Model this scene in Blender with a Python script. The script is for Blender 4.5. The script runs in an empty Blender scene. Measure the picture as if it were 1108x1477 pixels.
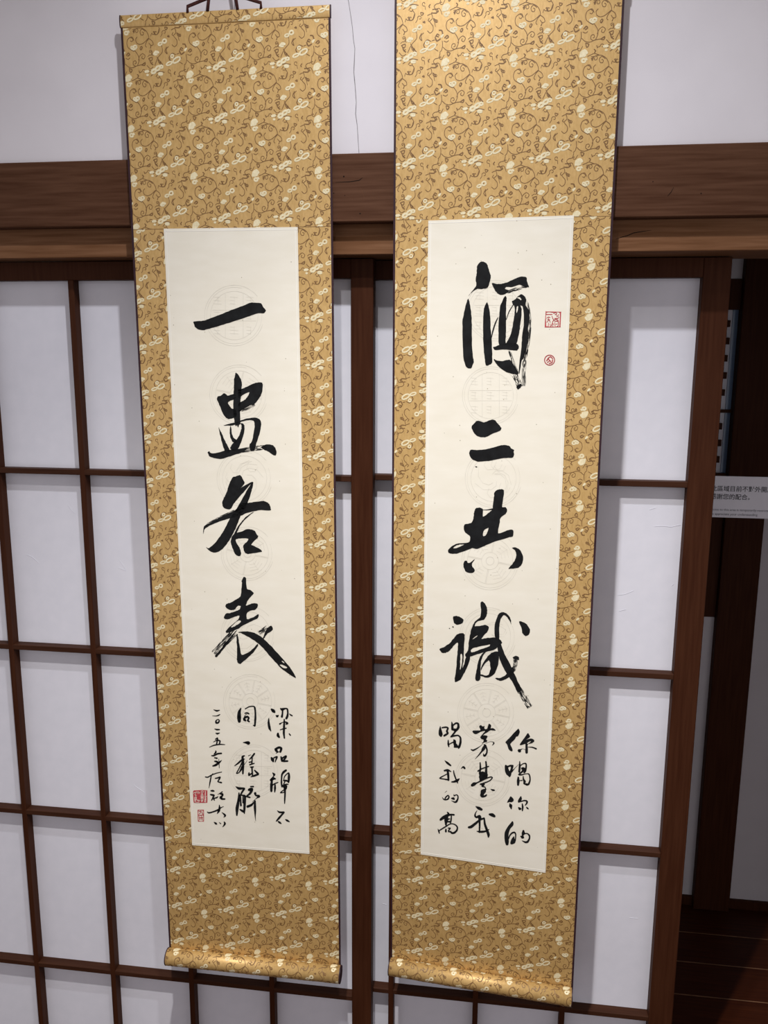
import bpy, bmesh, math, random
from mathutils import Vector, Matrix
from mathutils.geometry import tessellate_polygon

scene = bpy.context.scene
COL = scene.collection
Z0 = 0.30                       # floor is z = 0

# ------------------------------------------------------------------ camera
FPX = 1187.67
C_POS = Vector((1.0932365, -1.6733096, 1.4569152 + Z0))
R_RT = Vector((0.9910148837, 0.1336324493, 0.0056452378))
R_DN = Vector((0.0297665224, -0.1792061692, -0.9833611255))
R_FW = Vector((-0.1303972943, 0.9746935505, -0.1815737543))
cam_d = bpy.data.cameras.new('camera')
cam = bpy.data.objects.new('camera', cam_d)
COL.objects.link(cam)
cam_d.sensor_fit = 'HORIZONTAL'
cam_d.sensor_width = 36.0
cam_d.lens = 36.0 * FPX / 1108.0
cam_d.clip_start = 0.05
mw = Matrix.Identity(4)
for i in range(3):
    mw[i][0] = R_RT[i]; mw[i][1] = -R_DN[i]; mw[i][2] = -R_FW[i]; mw[i][3] = C_POS[i]
cam.matrix_world = mw
scene.camera = cam

# ------------------------------------------------------------------ world, lamps, exposure
world = bpy.data.worlds.new('room_glow')
scene.world = world
world.use_nodes = True
bg = world.node_tree.nodes['Background']
bg.inputs['Color'].default_value = (1.0, 0.95, 0.97, 1)
bg.inputs['Strength'].default_value = 0.33

def spot(name, loc, target, watts, cone, blend, radius, col):
    l = bpy.data.lights.new(name, 'SPOT')
    l.energy = watts; l.spot_size = math.radians(cone); l.spot_blend = blend
    l.shadow_soft_size = radius; l.color = col
    o = bpy.data.objects.new(name, l)
    COL.objects.link(o)
    o.location = loc
    o.rotation_euler = (Vector(target) - Vector(loc)).to_track_quat('-Z', 'Y').to_euler()
    return o
spot('ceiling_downlight_offscreen', (0.82, -1.13, 2.95), (1.00, -1.08, 0.96), 122, 102, 1.0, 0.022, (1.0, 0.965, 0.93))
spot('ceiling_downlight_offscreen', (0.95, -0.78, 2.95), (0.90, -0.78, 0.95), 38, 150, 1.0, 0.022, (0.97, 0.97, 1.0))

vs = scene.view_settings
vs.view_transform = 'Standard'
vs.look = 'None'
vs.exposure = 0.85
vs.gamma = 1.0
vs.use_curve_mapping = False

# ------------------------------------------------------------------ helpers
def ray(px, py):
    return R_RT * ((px - 554.0) / FPX) + R_DN * ((py - 738.5) / FPX) + R_FW

def hit_y(px, py, y):
    v = ray(px, py)
    return C_POS + v * ((y - C_POS.y) / v.y)

def principled(name, col, rough=0.6, spec=0.4):
    m = bpy.data.materials.new(name)
    m.use_nodes = True
    b = m.node_tree.nodes['Principled BSDF']
    b.inputs['Base Color'].default_value = (*col, 1)
    b.inputs['Roughness'].default_value = rough
    b.inputs['Specular IOR Level'].default_value = spec
    return m, m.node_tree, b

def noise_mix(nt, b, c1, c2, scale, mapping=(1, 1, 1), detail=4.0, lo=0.35, hi=0.65, bump=0.0, bdist=0.001):
    tc = nt.nodes.new('ShaderNodeTexCoord')
    mp = nt.nodes.new('ShaderNodeMapping')
    mp.inputs['Scale'].default_value = mapping
    nz = nt.nodes.new('ShaderNodeTexNoise')
    nz.inputs['Scale'].default_value = scale
    nz.inputs['Detail'].default_value = detail
    cr = nt.nodes.new('ShaderNodeValToRGB')
    cr.color_ramp.elements[0].position = lo
    cr.color_ramp.elements[0].color = (*c1, 1)
    cr.color_ramp.elements[1].position = hi
    cr.color_ramp.elements[1].color = (*c2, 1)
    nt.links.new(tc.outputs['Object'], mp.inputs['Vector'])
    nt.links.new(mp.outputs['Vector'], nz.inputs['Vector'])
    nt.links.new(nz.outputs['Fac'], cr.inputs['Fac'])
    nt.links.new(cr.outputs['Color'], b.inputs['Base Color'])
    if bump:
        bp = nt.nodes.new('ShaderNodeBump')
        bp.inputs['Strength'].default_value = bump
        bp.inputs['Distance'].default_value = bdist
        nt.links.new(nz.outputs['Fac'], bp.inputs['Height'])
        nt.links.new(bp.outputs['Normal'], b.inputs['Normal'])
    return nz, cr

M = {}
def wood(key, c1, c2, axis, rough=0.45, spec=0.35):
    m, nt, b = principled(key, c1, rough, spec)
    mp = {'x': (1.2, 22, 22), 'z': (22, 22, 1.2)}[axis]
    noise_mix(nt, b, c1, c2, 6.0, mp, 6.0, 0.30, 0.72, 0.12, 0.001)
    M[key] = m
wood('beam_wood', (0.060, 0.023, 0.0105), (0.112, 0.052, 0.029), 'x', 0.6, 0.10)
wood('lintel_wood', (0.125, 0.052, 0.020), (0.225, 0.110, 0.055), 'x', 0.6, 0.12)
wood('stile_wood', (0.040, 0.0115, 0.0045), (0.062, 0.0210, 0.0092), 'z', 0.55, 0.08)
wood('bar_wood', (0.036, 0.0120, 0.0055), (0.058, 0.0220, 0.0110), 'x', 0.55, 0.10)
wood('post_wood', (0.040, 0.0115, 0.0045), (0.062, 0.0210, 0.0092), 'z', 0.55, 0.08)
wood('floor_wood', (0.032, 0.0065, 0.0022), (0.058, 0.014, 0.0045), 'x', 0.45, 0.12)

m, nt, b = principled('plaster', (0.78, 0.755, 0.775), 0.9, 0.15)
noise_mix(nt, b, (0.675, 0.650, 0.685), (0.715, 0.69, 0.725), 9.0, (1, 1, 1), 5, 0.3, 0.7, 0.05, 0.002)
M['plaster'] = m
m, nt, b = principled('shoji_paper', (0.78, 0.785, 0.83), 0.85, 0.2)
noise_mix(nt, b, (0.75, 0.755, 0.83), (0.79, 0.79, 0.865), 30.0, (1, 1, 1), 8, 0.3, 0.7, 0.08, 0.001)
M['shoji_paper'] = m
m, nt, b = principled('ceiling_paint', (0.62, 0.60, 0.58), 0.9, 0.1)
noise_mix(nt, b, (0.60, 0.58, 0.56), (0.64, 0.62, 0.60), 5.0)
M['ceiling_paint'] = m

# rice paper with tiny fibre flecks
m, nt, b = principled('rice_paper', (0.80, 0.77, 0.68), 0.85, 0.15)
nz, cr = noise_mix(nt, b, (0.775, 0.735, 0.620), (0.815, 0.780, 0.675), 14.0, (1, 1, 3), 6, 0.3, 0.7, 0.05, 0.0005)
vor = nt.nodes.new('ShaderNodeTexVoronoi'); vor.inputs['Scale'].default_value = 62.0
tc = nt.nodes.new('ShaderNodeTexCoord')
lt = nt.nodes.new('ShaderNodeMath'); lt.operation = 'LESS_THAN'; lt.inputs[1].default_value = 0.062
wn = nt.nodes.new('ShaderNodeMath'); wn.operation = 'MULTIPLY'
sep = nt.nodes.new('ShaderNodeSeparateColor')
gt = nt.nodes.new('ShaderNodeMath'); gt.operation = 'GREATER_THAN'; gt.inputs[1].default_value = 0.62
mx = nt.nodes.new('ShaderNodeMix'); mx.data_type = 'RGBA'
nt.links.new(tc.outputs['Object'], vor.inputs['Vector'])
nt.links.new(vor.outputs['Distance'], lt.inputs[0])
nt.links.new(vor.outputs['Color'], sep.inputs['Color'])
nt.links.new(sep.outputs['Red'], gt.inputs[0])
nt.links.new(lt.outputs[0], wn.inputs[0]); nt.links.new(gt.outputs[0], wn.inputs[1])
nt.links.new(wn.outputs[0], mx.inputs['Factor'])
nt.links.new(cr.outputs['Color'], mx.inputs['A'])
mx.inputs['B'].default_value = (0.42, 0.38, 0.29, 1)
nt.links.new(mx.outputs['Result'], b.inputs['Base Color'])
M['rice_paper'] = m

# gold satin ground of the brocade
m, nt, b = principled('brocade_gold', (0.44, 0.28, 0.115), 0.42, 0.55)
noise_mix(nt, b, (0.525, 0.330, 0.116), (0.620, 0.405, 0.155), 260.0, (1, 1, 0.35), 3, 0.3, 0.7, 0.25, 0.0004)
b.inputs['Metallic'].default_value = 0.30
b.inputs['Roughness'].default_value = 0.48
M['brocade_gold'] = m
m, nt, b = principled('brocade_cream', (0.66, 0.56, 0.33), 0.5, 0.4)
noise_mix(nt, b, (0.70, 0.61, 0.38), (0.80, 0.71, 0.47), 300.0)
M['brocade_cream'] = m
m, nt, b = principled('brocade_brown', (0.17, 0.085, 0.026), 0.5, 0.4)
noise_mix(nt, b, (0.160, 0.082, 0.026), (0.22, 0.115, 0.040), 300.0)
M['brocade_brown'] = m
m, nt, b = principled('edge_purple', (0.030, 0.010, 0.016), 0.5, 0.3)
noise_mix(nt, b, (0.026, 0.009, 0.014), (0.036, 0.013, 0.020), 80.0)
M['edge_purple'] = m
m, nt, b = principled('ink', (0.010, 0.010, 0.011), 0.7, 0.12)
noise_mix(nt, b, (0.007, 0.007, 0.0075), (0.012, 0.013, 0.014), 60.0)
M['ink'] = m
m, nt, b = principled('seal_red', (0.45, 0.045, 0.055), 0.7, 0.2)
noise_mix(nt, b, (0.36, 0.03, 0.04), (0.55, 0.09, 0.10), 500.0)
M['seal_red'] = m
m, nt, b = principled('seal_pale', (0.78, 0.55, 0.47), 0.8, 0.15)
noise_mix(nt, b, (0.76, 0.48, 0.42), (0.80, 0.66, 0.57), 400.0)
M['seal_pale'] = m
m, nt, b = principled('watermark', (0.66, 0.63, 0.54), 0.85, 0.15)
noise_mix(nt, b, (0.63, 0.60, 0.51), (0.72, 0.69, 0.60), 60.0)
M['watermark'] = m
m, nt, b = principled('paper_edge', (0.84, 0.82, 0.75), 0.8, 0.15)
noise_mix(nt, b, (0.82, 0.80, 0.73), (0.86, 0.84, 0.77), 40.0)
M['paper_edge'] = m
m, nt, b = principled('cord', (0.050, 0.016, 0.013), 0.8, 0.15)
noise_mix(nt, b, (0.038, 0.012, 0.010), (0.065, 0.022, 0.018), 300.0)
M['cord'] = m
m, nt, b = principled('steel', (0.42, 0.42, 0.44), 0.35, 0.5)
noise_mix(nt, b, (0.38, 0.38, 0.40), (0.46, 0.46, 0.48), 120.0)
b.inputs['Metallic'].default_value = 0.8
M['steel'] = m
m, nt, b = principled('sign_white', (0.80, 0.79, 0.86), 0.5, 0.3)
noise_mix(nt, b, (0.78, 0.77, 0.84), (0.82, 0.81, 0.88), 20.0)
M['sign_white'] = m
m, nt, b = principled('sign_ink', (0.02, 0.02, 0.03), 0.6, 0.2)
noise_mix(nt, b, (0.018, 0.018, 0.026), (0.024, 0.024, 0.034), 50.0)
M['sign_ink'] = m
m, nt, b = principled('sign_grey', (0.25, 0.25, 0.29), 0.6, 0.2)
noise_mix(nt, b, (0.23, 0.23, 0.27), (0.27, 0.27, 0.31), 50.0)
M['sign_grey'] = m
m, nt, b = principled('glass_blue', (0.16, 0.24, 0.38), 0.15, 0.5)
noise_mix(nt, b, (0.155, 0.235, 0.375), (0.165, 0.245, 0.385), 25.0)
M['glass_blue'] = m
m, nt, b = principled('crack', (0.20, 0.19, 0.20), 0.9, 0.1)
noise_mix(nt, b, (0.16, 0.15, 0.16), (0.30, 0.28, 0.29), 90.0)
M['crack'] = m
m, nt, b = principled('hole_dark', (0.012, 0.008, 0.006), 0.9, 0.1)
noise_mix(nt, b, (0.010, 0.007, 0.005), (0.015, 0.010, 0.007), 90.0)
M['hole_dark'] = m
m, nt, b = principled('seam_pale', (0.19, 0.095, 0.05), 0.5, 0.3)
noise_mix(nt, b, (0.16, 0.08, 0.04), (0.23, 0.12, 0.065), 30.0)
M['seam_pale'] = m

def tag(o, label, cat=None, group=None, kind=None):
    o['label'] = label
    if cat: o['category'] = cat
    if group: o['group'] = group
    if kind: o['kind'] = kind
    return o

def root(name, loc, label, cat, kind=None, group=None):
    o = bpy.data.objects.new(name, None)
    o.empty_display_size = 0.05
    COL.objects.link(o)
    o.location = loc
    return tag(o, label, cat, group, kind)

def base_of(o):
    p = Vector((0, 0, 0))
    while o is not None:
        p += Vector(o.location)
        o = o.parent
    return p

def link_mesh(name, me, mat, parent=None, loc=None, kind=None):
    o = bpy.data.objects.new(name, me)
    COL.objects.link(o)
    if mat is not None and not me.materials:
        me.materials.append(mat)
    if parent is not None:
        o.parent = parent
    if loc is not None:
        o.location = loc
    if kind: o['kind'] = kind
    return o

def mesh_world(name, verts, faces, mat, parent=None, kind=None, smooth=False):
    """verts in world space; stored relative to the parent chain's origin"""
    off = base_of(parent) if parent is not None else Vector((0, 0, 0))
    me = bpy.data.meshes.new(name)
    me.from_pydata([tuple(Vector(v) - off) for v in verts], [], faces)
    if smooth:
        for p in me.polygons: p.use_smooth = True
    me.update()
    return link_mesh(name, me, mat, parent, None, kind)

def bm_box(bm, lo, hi, bev=0.0):
    lo = Vector(lo); hi = Vector(hi)
    r = bmesh.ops.create_cube(bm, size=1.0)
    vs_ = r['verts']
    for v in vs_:
        v.co = Vector(((lo[i] + hi[i]) / 2 + v.co[i] * (hi[i] - lo[i]) for i in range(3)))
    if bev:
        es = list({e for v in vs_ for e in v.link_edges})
        bmesh.ops.bevel(bm, geom=es, offset=bev, segments=1, affect='EDGES', profile=0.5)

def box(name, lo, hi, mat, parent=None, bev=0.0, kind=None, origin=None):
    """lo/hi in world space; own origin at the box centre base when top-level"""
    bm = bmesh.new()
    bm_box(bm, lo, hi, bev)
    if parent is None:
        off = Vector(((lo[0] + hi[0]) / 2, (lo[1] + hi[1]) / 2, lo[2]))
        loc = off
    else:
        ctr = Vector(((lo[0] + hi[0]) / 2, (lo[1] + hi[1]) / 2, (lo[2] + hi[2]) / 2))
        off = ctr
        loc = ctr - base_of(parent)
    bmesh.ops.translate(bm, verts=bm.verts, vec=-off)
    me = bpy.data.meshes.new(name)
    bm.to_mesh(me); bm.free()
    return link_mesh(name, me, mat, parent, loc, kind)

def tube(name, pts, rad, mat, parent=None, n=8, kind=None):
    pts = [Vector(p) for p in pts]
    vv = []; ff = []
    for i, p in enumerate(pts):
        a = pts[max(0, i - 1)]; c = pts[min(len(pts) - 1, i + 1)]
        d = (c - a).normalized()
        up = Vector((0, 1, 0)) if abs(d.y) < 0.9 else Vector((1, 0, 0))
        s = d.cross(up).normalized(); t = s.cross(d)
        for k in range(n):
            an = 2 * math.pi * k / n
            vv.append(p + (s * math.cos(an) + t * math.sin(an)) * rad)
    for i in range(len(pts) - 1):
        for k in range(n):
            ff.append((i * n + k, i * n + (k + 1) % n, (i + 1) * n + (k + 1) % n, (i + 1) * n + k))
    ff.append(tuple(range(n))[::-1])
    ff.append(tuple((len(pts) - 1) * n + k for k in range(n)))
    return mesh_world(name, vv, ff, mat, parent, kind, True)
# ------------------------------------------------------------------ the setting
ZF = 0.0
YW, YK, YN = -0.050, -0.045, -0.070          # plaster, lintel face, beam face
T = 0.023                                    # depth from bar face to shoji paper
D2 = 0.0344                                  # second track behind the first
ZS = [1.2067 + Z0, 0.7979 + Z0, 0.3846 + Z0, -0.0279 + Z0]   # undersides of the cross bars
ZT = 1.6560 + Z0                             # underside of lintel
ZPT = 1.6170 + Z0                            # top of the paper
BH, BW = 0.0118, 0.0123

tag(box('floor', (-2.2, -3.4, -0.05), (3.4, -0.06, 0.0), M['floor_wood']),
    'dark wooden floor of the display room below the shoji doors', 'floor', kind='structure')
tag(box('ceiling', (-2.2, -3.4, 3.02), (3.4, 1.05, 3.06), M['ceiling_paint']),
    'plain pale ceiling high above the hanging scrolls', 'ceiling', kind='structure')
wall = tag(box('wall_back', (-2.2, YW, 1.8345 + Z0), (3.4, 0.09, 3.02), M['plaster']),
           'white plaster wall above the dark wooden beam, hairline crack between scrolls', 'wall', kind='structure')
# hairline crack in the plaster
random.seed(4)
cp = [(499, -14), (503, 3), (506, 22), (508.5, 40), (510, 58), (512, 70), (511, 92), (510.5, 104), (512.5, 126), (514, 148),
      (513, 164), (515.5, 182), (516.5, 200), (518, 222)]
vv = []; ff = []
for i, (px, py) in enumerate(cp):
    p = hit_y(px, py, YW - 0.0003)
    w_ = 0.00045 + 0.0003 * random.random()
    vv += [p + Vector((-w_, 0, 0)), p + Vector((w_, 0, 0))]
    if i: ff.append((2 * i - 2, 2 * i - 1, 2 * i + 1, 2 * i))
mesh_world('crack', vv, ff, M['crack'], wall)

beam = tag(box('trim_1', (-2.2, YN, 1.7120 + Z0), (3.4, 0.08, 1.8345 + Z0), M['beam_wood'], bev=0.002),
           'wide dark brown wooden beam running behind both scrolls below the plaster', 'beam', kind='structure')
lint = tag(box('trim_2', (-2.2, YK, ZT), (3.4, 0.085, 1.7150 + Z0), M['lintel_wood'], bev=0.0015),
           'narrower lighter brown lintel above the shoji doors, shaded by the beam', 'lintel', kind='structure')
for px, py, r in ((496, 254.5, .0015), (519.5, 308, .0014), (481.5, 278.5, .0010), (497.5, 282, .0008), (1011.5, 279, .0012), (942, 262, .0010)):
    p = hit_y(px, py, YN - 0.0003)
    vv = [p + Vector((r * math.cos(k * math.pi / 4), 0, r * math.sin(k * math.pi / 4))) for k in range(8)]
    mesh_world('nail_hole', vv, [tuple(range(8))], M['hole_dark'], beam)
for path in (((484, 263), (505, 262), (518, 260), (523, 256)), ((963, 283), (968, 277), (972, 270)), ((520, 269), (523, 278), (526, 287)),
             ((512, 231), (516, 243))):
    vv = []; ff = []
    for i, (px, py) in enumerate(path):
        p = hit_y(px, py, YN - 0.0003); w_ = 0.0006 if 0 < i < len(path) - 1 else 0.0002
        vv += [p + Vector((0, 0, w_)), p + Vector((w_, 0, -w_))]
        if i: ff.append((2 * i - 2, 2 * i - 1, 2 * i + 1, 2 * i))
    mesh_world('scratch', vv, ff, M['hole_dark'] if path[0][0] in (484, 963) else M['lintel_wood'], beam)
vv = []; ff = []
for i, (px, py) in enumerate(((888, 345), (897, 342), (905, 340), (914, 336), (926, 334), (940, 332))):
    p = hit_y(px, py, YK - 0.0003); w_ = (.0002, .0006, .0008, .0008, .0006, .0002)[i]
    vv += [p + Vector((0, 0, w_)), p + Vector((0, 0, -w_))]
    if i: ff.append((2 * i - 2, 2 * i - 1, 2 * i + 1, 2 * i))
mesh_world('crack', vv, ff, M['hole_dark'], lint)
tag(box('wall_left', (-2.2, -0.04, 0.012), (-0.447, 0.08, ZT), M['plaster']),
    'plain wall beside the front sliding shoji door', 'wall', kind='structure')
# threshold with its grooves below the frame
tag(box('trim_3', (-2.2, -0.06, -0.02), (3.4, 0.085, 0.012), M['bar_wood'], bev=0.002),
    'dark wooden threshold under the sliding shoji doors', 'threshold', kind='structure')

def shoji(name, label, y, x_open, x_end, ncol, stile_l, stile_r):
    """x_open: right edge of the last pane, panes run left from there; pitch 0.2"""
    x0 = x_open - 0.2 * ncol + BW
    r = root(name, ((x0 + x_end) / 2, y, 0.014), label, 'door', 'structure')
    def bx(nm, lo, hi, mat, bev=0.0):
        return box(nm, lo, hi, mat, r, bev)
    yb = y + 0.030
    bx('stile', (x_open, y - 0.001, 0.014), (stile_r, yb, ZT - 0.002), M['stile_wood'], 0.0012)
    bx('stile', (stile_l, y - 0.001, 0.014), (x0, yb, ZT - 0.002), M['stile_wood'], 0.0012)
    bx('rail', (x0, y, ZPT), (x_open, yb, ZT - 0.002), M['stile_wood'], 0.0008)
    bx('rail', (x0, y, 0.014), (x_open, yb, 0.060), M['stile_wood'], 0.0008)
    for z in ZS:
        bx('cross_bar', (x0, y, z), (x_open, y + T + 0.004, z + BH), M['bar_wood'], 0.0008)
    for k in range(1, ncol):
        xv = x_open - 0.2 * k
        bx('upright_bar', (xv, y - 0.0002, 0.060), (xv + BW, y + T + 0.004, ZPT), M['stile_wood'], 0.0008)
    zz = [ZPT] + ZS + [0.060]
    for k in range(ncol):
        xa = x_open - 0.2 * (k + 1) + BW
        for j in range(len(zz) - 1):
            hi = zz[j]; lo = zz[j + 1] + (BH if j < len(zz) - 2 else 0)
            bx('paper_pane', (xa, y + T, lo), (x_open - 0.2 * k, y + T + 0.0012, hi), M['shoji_paper'])
    return r
door_1 = shoji('door_1', 'front sliding shoji door of dark lattice and white paper behind the slanting-stroke scroll', 0.0, 0.800, 0.846, 6, -0.445, 0.8455)
door_2 = shoji('door_2', 'rear-track sliding shoji door beside the dark opening with the notice', D2, 1.4817, 1.5335, 4, 0.645, 1.5335)
# fine creases in the pasted paper
for path, dr, y in (([(944, 759.5), (955, 758.5), (968, 760), (982, 757)], door_2, D2), ([(891, 858.5), (902, 857), (914, 852)], door_2, D2),
                    ([(893, 881.5), (903, 879)], door_2, D2), ([(969, 845), (972, 842.5)], door_2, D2), ([(937, 735), (946, 732.5)], door_2, D2),
                    ([(98, 729), (103, 736), (109, 741)], door_1, 0.0), ([(173, 809), (178, 816), (182, 823), (171, 819)], door_1, 0.0),
                    ([(193, 1132), (202, 1139), (209, 1143.5)], door_1, 0.0), ([(38, 800), (46, 803), (56, 812)], door_1, 0.0),
                    ([(908, 1323.5), (920, 1325)], door_2, D2), ([(551, 1303), (558, 1305)], door_2, D2)):
    vv = []; ff = []
    for i, (px, py) in enumerate(path):
        c = hit_y(px, py, y + T - 0.0002); w_ = 0.00018 if i in (0, len(path) - 1) else 0.00045
        vv += [c + Vector((0, 0, w_)), c + Vector((0, -0.0005, 0)), c + Vector((0, 0, -w_))]
        if i:
            k = 3 * i
            ff += [(k - 3, k - 2, k + 1, k), (k - 2, k - 1, k + 2, k + 1)]
    mesh_world('paper_crease', vv, ff, M['shoji_paper'], dr)

# ------------------------------------------------------------------ the corridor beyond the opening
YB = 0.88
def quadbox(*a, **k): return box(*a, **k)
cf = root('floor_2', (1.5, 0.45, -0.03), 'dark red-brown plank floor of the corridor behind the shoji', 'floor', 'structure')
seams = [0.085, 0.194, 0.328, 0.4615, 0.5965, 0.7315, 0.95]
for i in range(len(seams) - 1):
    box('plank', (0.2, seams[i] + 0.0008, -0.03), (3.4, seams[i + 1] - 0.0008, 0.0), M['floor_wood'], cf, 0.001)
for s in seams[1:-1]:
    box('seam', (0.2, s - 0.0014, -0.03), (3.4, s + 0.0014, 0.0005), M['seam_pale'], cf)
tag(box('ceiling_2_light_block', (0.2, 0.09, 2.20), (3.4, 1.0, 2.24), M['post_wood']),  # out of view, added so world light from above stays out of the corridor
    'unseen dark wooden ceiling added over the corridor to block light from above', 'ceiling', kind='structure')
tag(box('wall_side', (0.15, 0.10, 0.0), (0.2, 1.0, 2.24), M['plaster']),
    'plain end wall of the corridor hidden behind the shoji doors', 'wall', kind='structure')
tag(box('wall_right_light_block', (2.25, -0.04, 0.0), (3.4, 0.08, 1.95), M['plaster']),  # unseen piece added to shut room glow out of the corridor
    'plain unseen wall added beyond the opening to keep the corridor dark', 'wall', kind='structure')
tag(box('wall_end_light_block', (3.35, 0.09, 0.0), (3.4, 0.84, 2.20), M['plaster']),  # unseen, closes the right end so ambient light cannot enter
    'plain unseen wall added to close the corridor end against the room glow', 'wall', kind='structure')
wb = root('wall_corridor', (2.0, YB, 0.0), 'far corridor wall of dark post and pale plaster panel seen through the opening', 'wall', 'structure')
box('post', (1.782, YB - 0.03, 0.0), (1.893, YB + 0.06, 2.2), M['post_wood'], wb, 0.002)
box('plaster_panel', (1.893, YB, 0.030), (3.4, YB + 0.03, 2.2), M['plaster'], wb)
box('baseboard', (1.893, YB - 0.012, 0.0), (3.4, YB + 0.03, 0.030), M['post_wood'], wb, 0.001)
box('baseboard', (0.2, YB - 0.012, 0.0), (1.782, YB + 0.03, 0.030), M['post_wood'], wb, 0.001)
box('plaster_panel', (0.2, YB, 0.030), (1.782, YB + 0.03, 0.985), M['plaster'], wb)
box('sill', (0.2, YB - 0.008, 0.985), (1.782, YB + 0.03, 1.43), M['post_wood'], wb, 0.001)
box('head', (0.2, YB - 0.008, 1.905), (1.782, YB + 0.03, 1.99), M['post_wood'], wb, 0.001)
box('plaster_panel', (0.2, YB, 1.99), (1.782, YB + 0.03, 2.2), M['plaster'], wb)
win = root('window_1', (1.0, YB, 1.43), 'slatted corridor window with pale paper strip and blue glass beside the post', 'window', 'structure')
box('paper_pane', (0.2, YB + 0.012, 1.43), (1.767, YB + 0.016, 1.905), M['shoji_paper'], win)
box('glass_pane', (1.767, YB + 0.008, 1.43), (1.782, YB + 0.014, 1.905), M['glass_blue'], win)
for k in range(9):
    z = 1.866 - 0.0494 * k
    box('slat', (0.2, YB - 0.002, z - 0.0095), (1.782 if k == 5 else 1.7595 + 0.0015 * (k % 2), YB + 0.012, z + (0.0095 if k != 5 else 0.0)), M['post_wood'], win)

# notice board in the opening
SY = 0.45
qa = hit_y(1032, 686.5, SY); qb = hit_y(1027, 746, SY)
ztop, zbot = qa.z, qb.z
K = (SY - C_POS.y) / (0.12 - C_POS.y)           # board is taken deeper than first measured: same angular size
sg = root('notice_sign', (1.618, SY, 0.0), 'white rectangular notice with black Chinese lines and small grey English lines', 'sign')
brd = box('board', (qa.x - 0.05, SY, zbot), (qa.x + 0.215, SY + 0.004, ztop), M['sign_white'], sg, 0.0006)
box('pole', (1.596, SY + 0.005, 0.02), (1.606, SY + 0.013, ztop - 0.01), M['stile_wood'], sg, 0.001)
box('foot', (1.568, SY - 0.03, 0.0), (1.634, SY + 0.05, 0.02), M['stile_wood'], sg, 0.002)
def text_mesh(name, s, size, x, z, y, mat, parent, sx=1.0):
    cu = bpy.data.curves.new(name, 'FONT')
    cu.body = s; cu.size = size
    cu.resolution_u = 3; cu.offset = 0.003 * size
    to = bpy.data.objects.new(name, cu)
    COL.objects.link(to)
    dg = bpy.context.evaluated_depsgraph_get()
    me = bpy.data.meshes.new_from_object(to.evaluated_get(dg))
    bpy.data.objects.remove(to)
    off = base_of(parent)
    for v in me.vertices:
        v.co = Vector((x + v.co.x * sx, y, z + v.co.y)) - off
    me.materials.clear()
    return link_mesh(name, me, mat, parent)
for s_, px, py, sz, mt in (('此區域目前不對外開放,', 1025.5, 707.5, 0.0129, 'sign_ink'), ('感謝您的配合。', 1024.5, 719.0, 0.0129, 'sign_ink'),
                           ('Access to this area is temporarily restricted.', 1023.0, 736.0, 0.0072, 'sign_grey'), ('We appreciate your understanding.', 1022.0, 742.3, 0.0072, 'sign_grey')):
    c = hit_y(px, py, SY)
    text_mesh('lettering', s_, sz * K, c.x, c.z, SY - 0.0008, M[mt], brd, 0.97)
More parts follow.
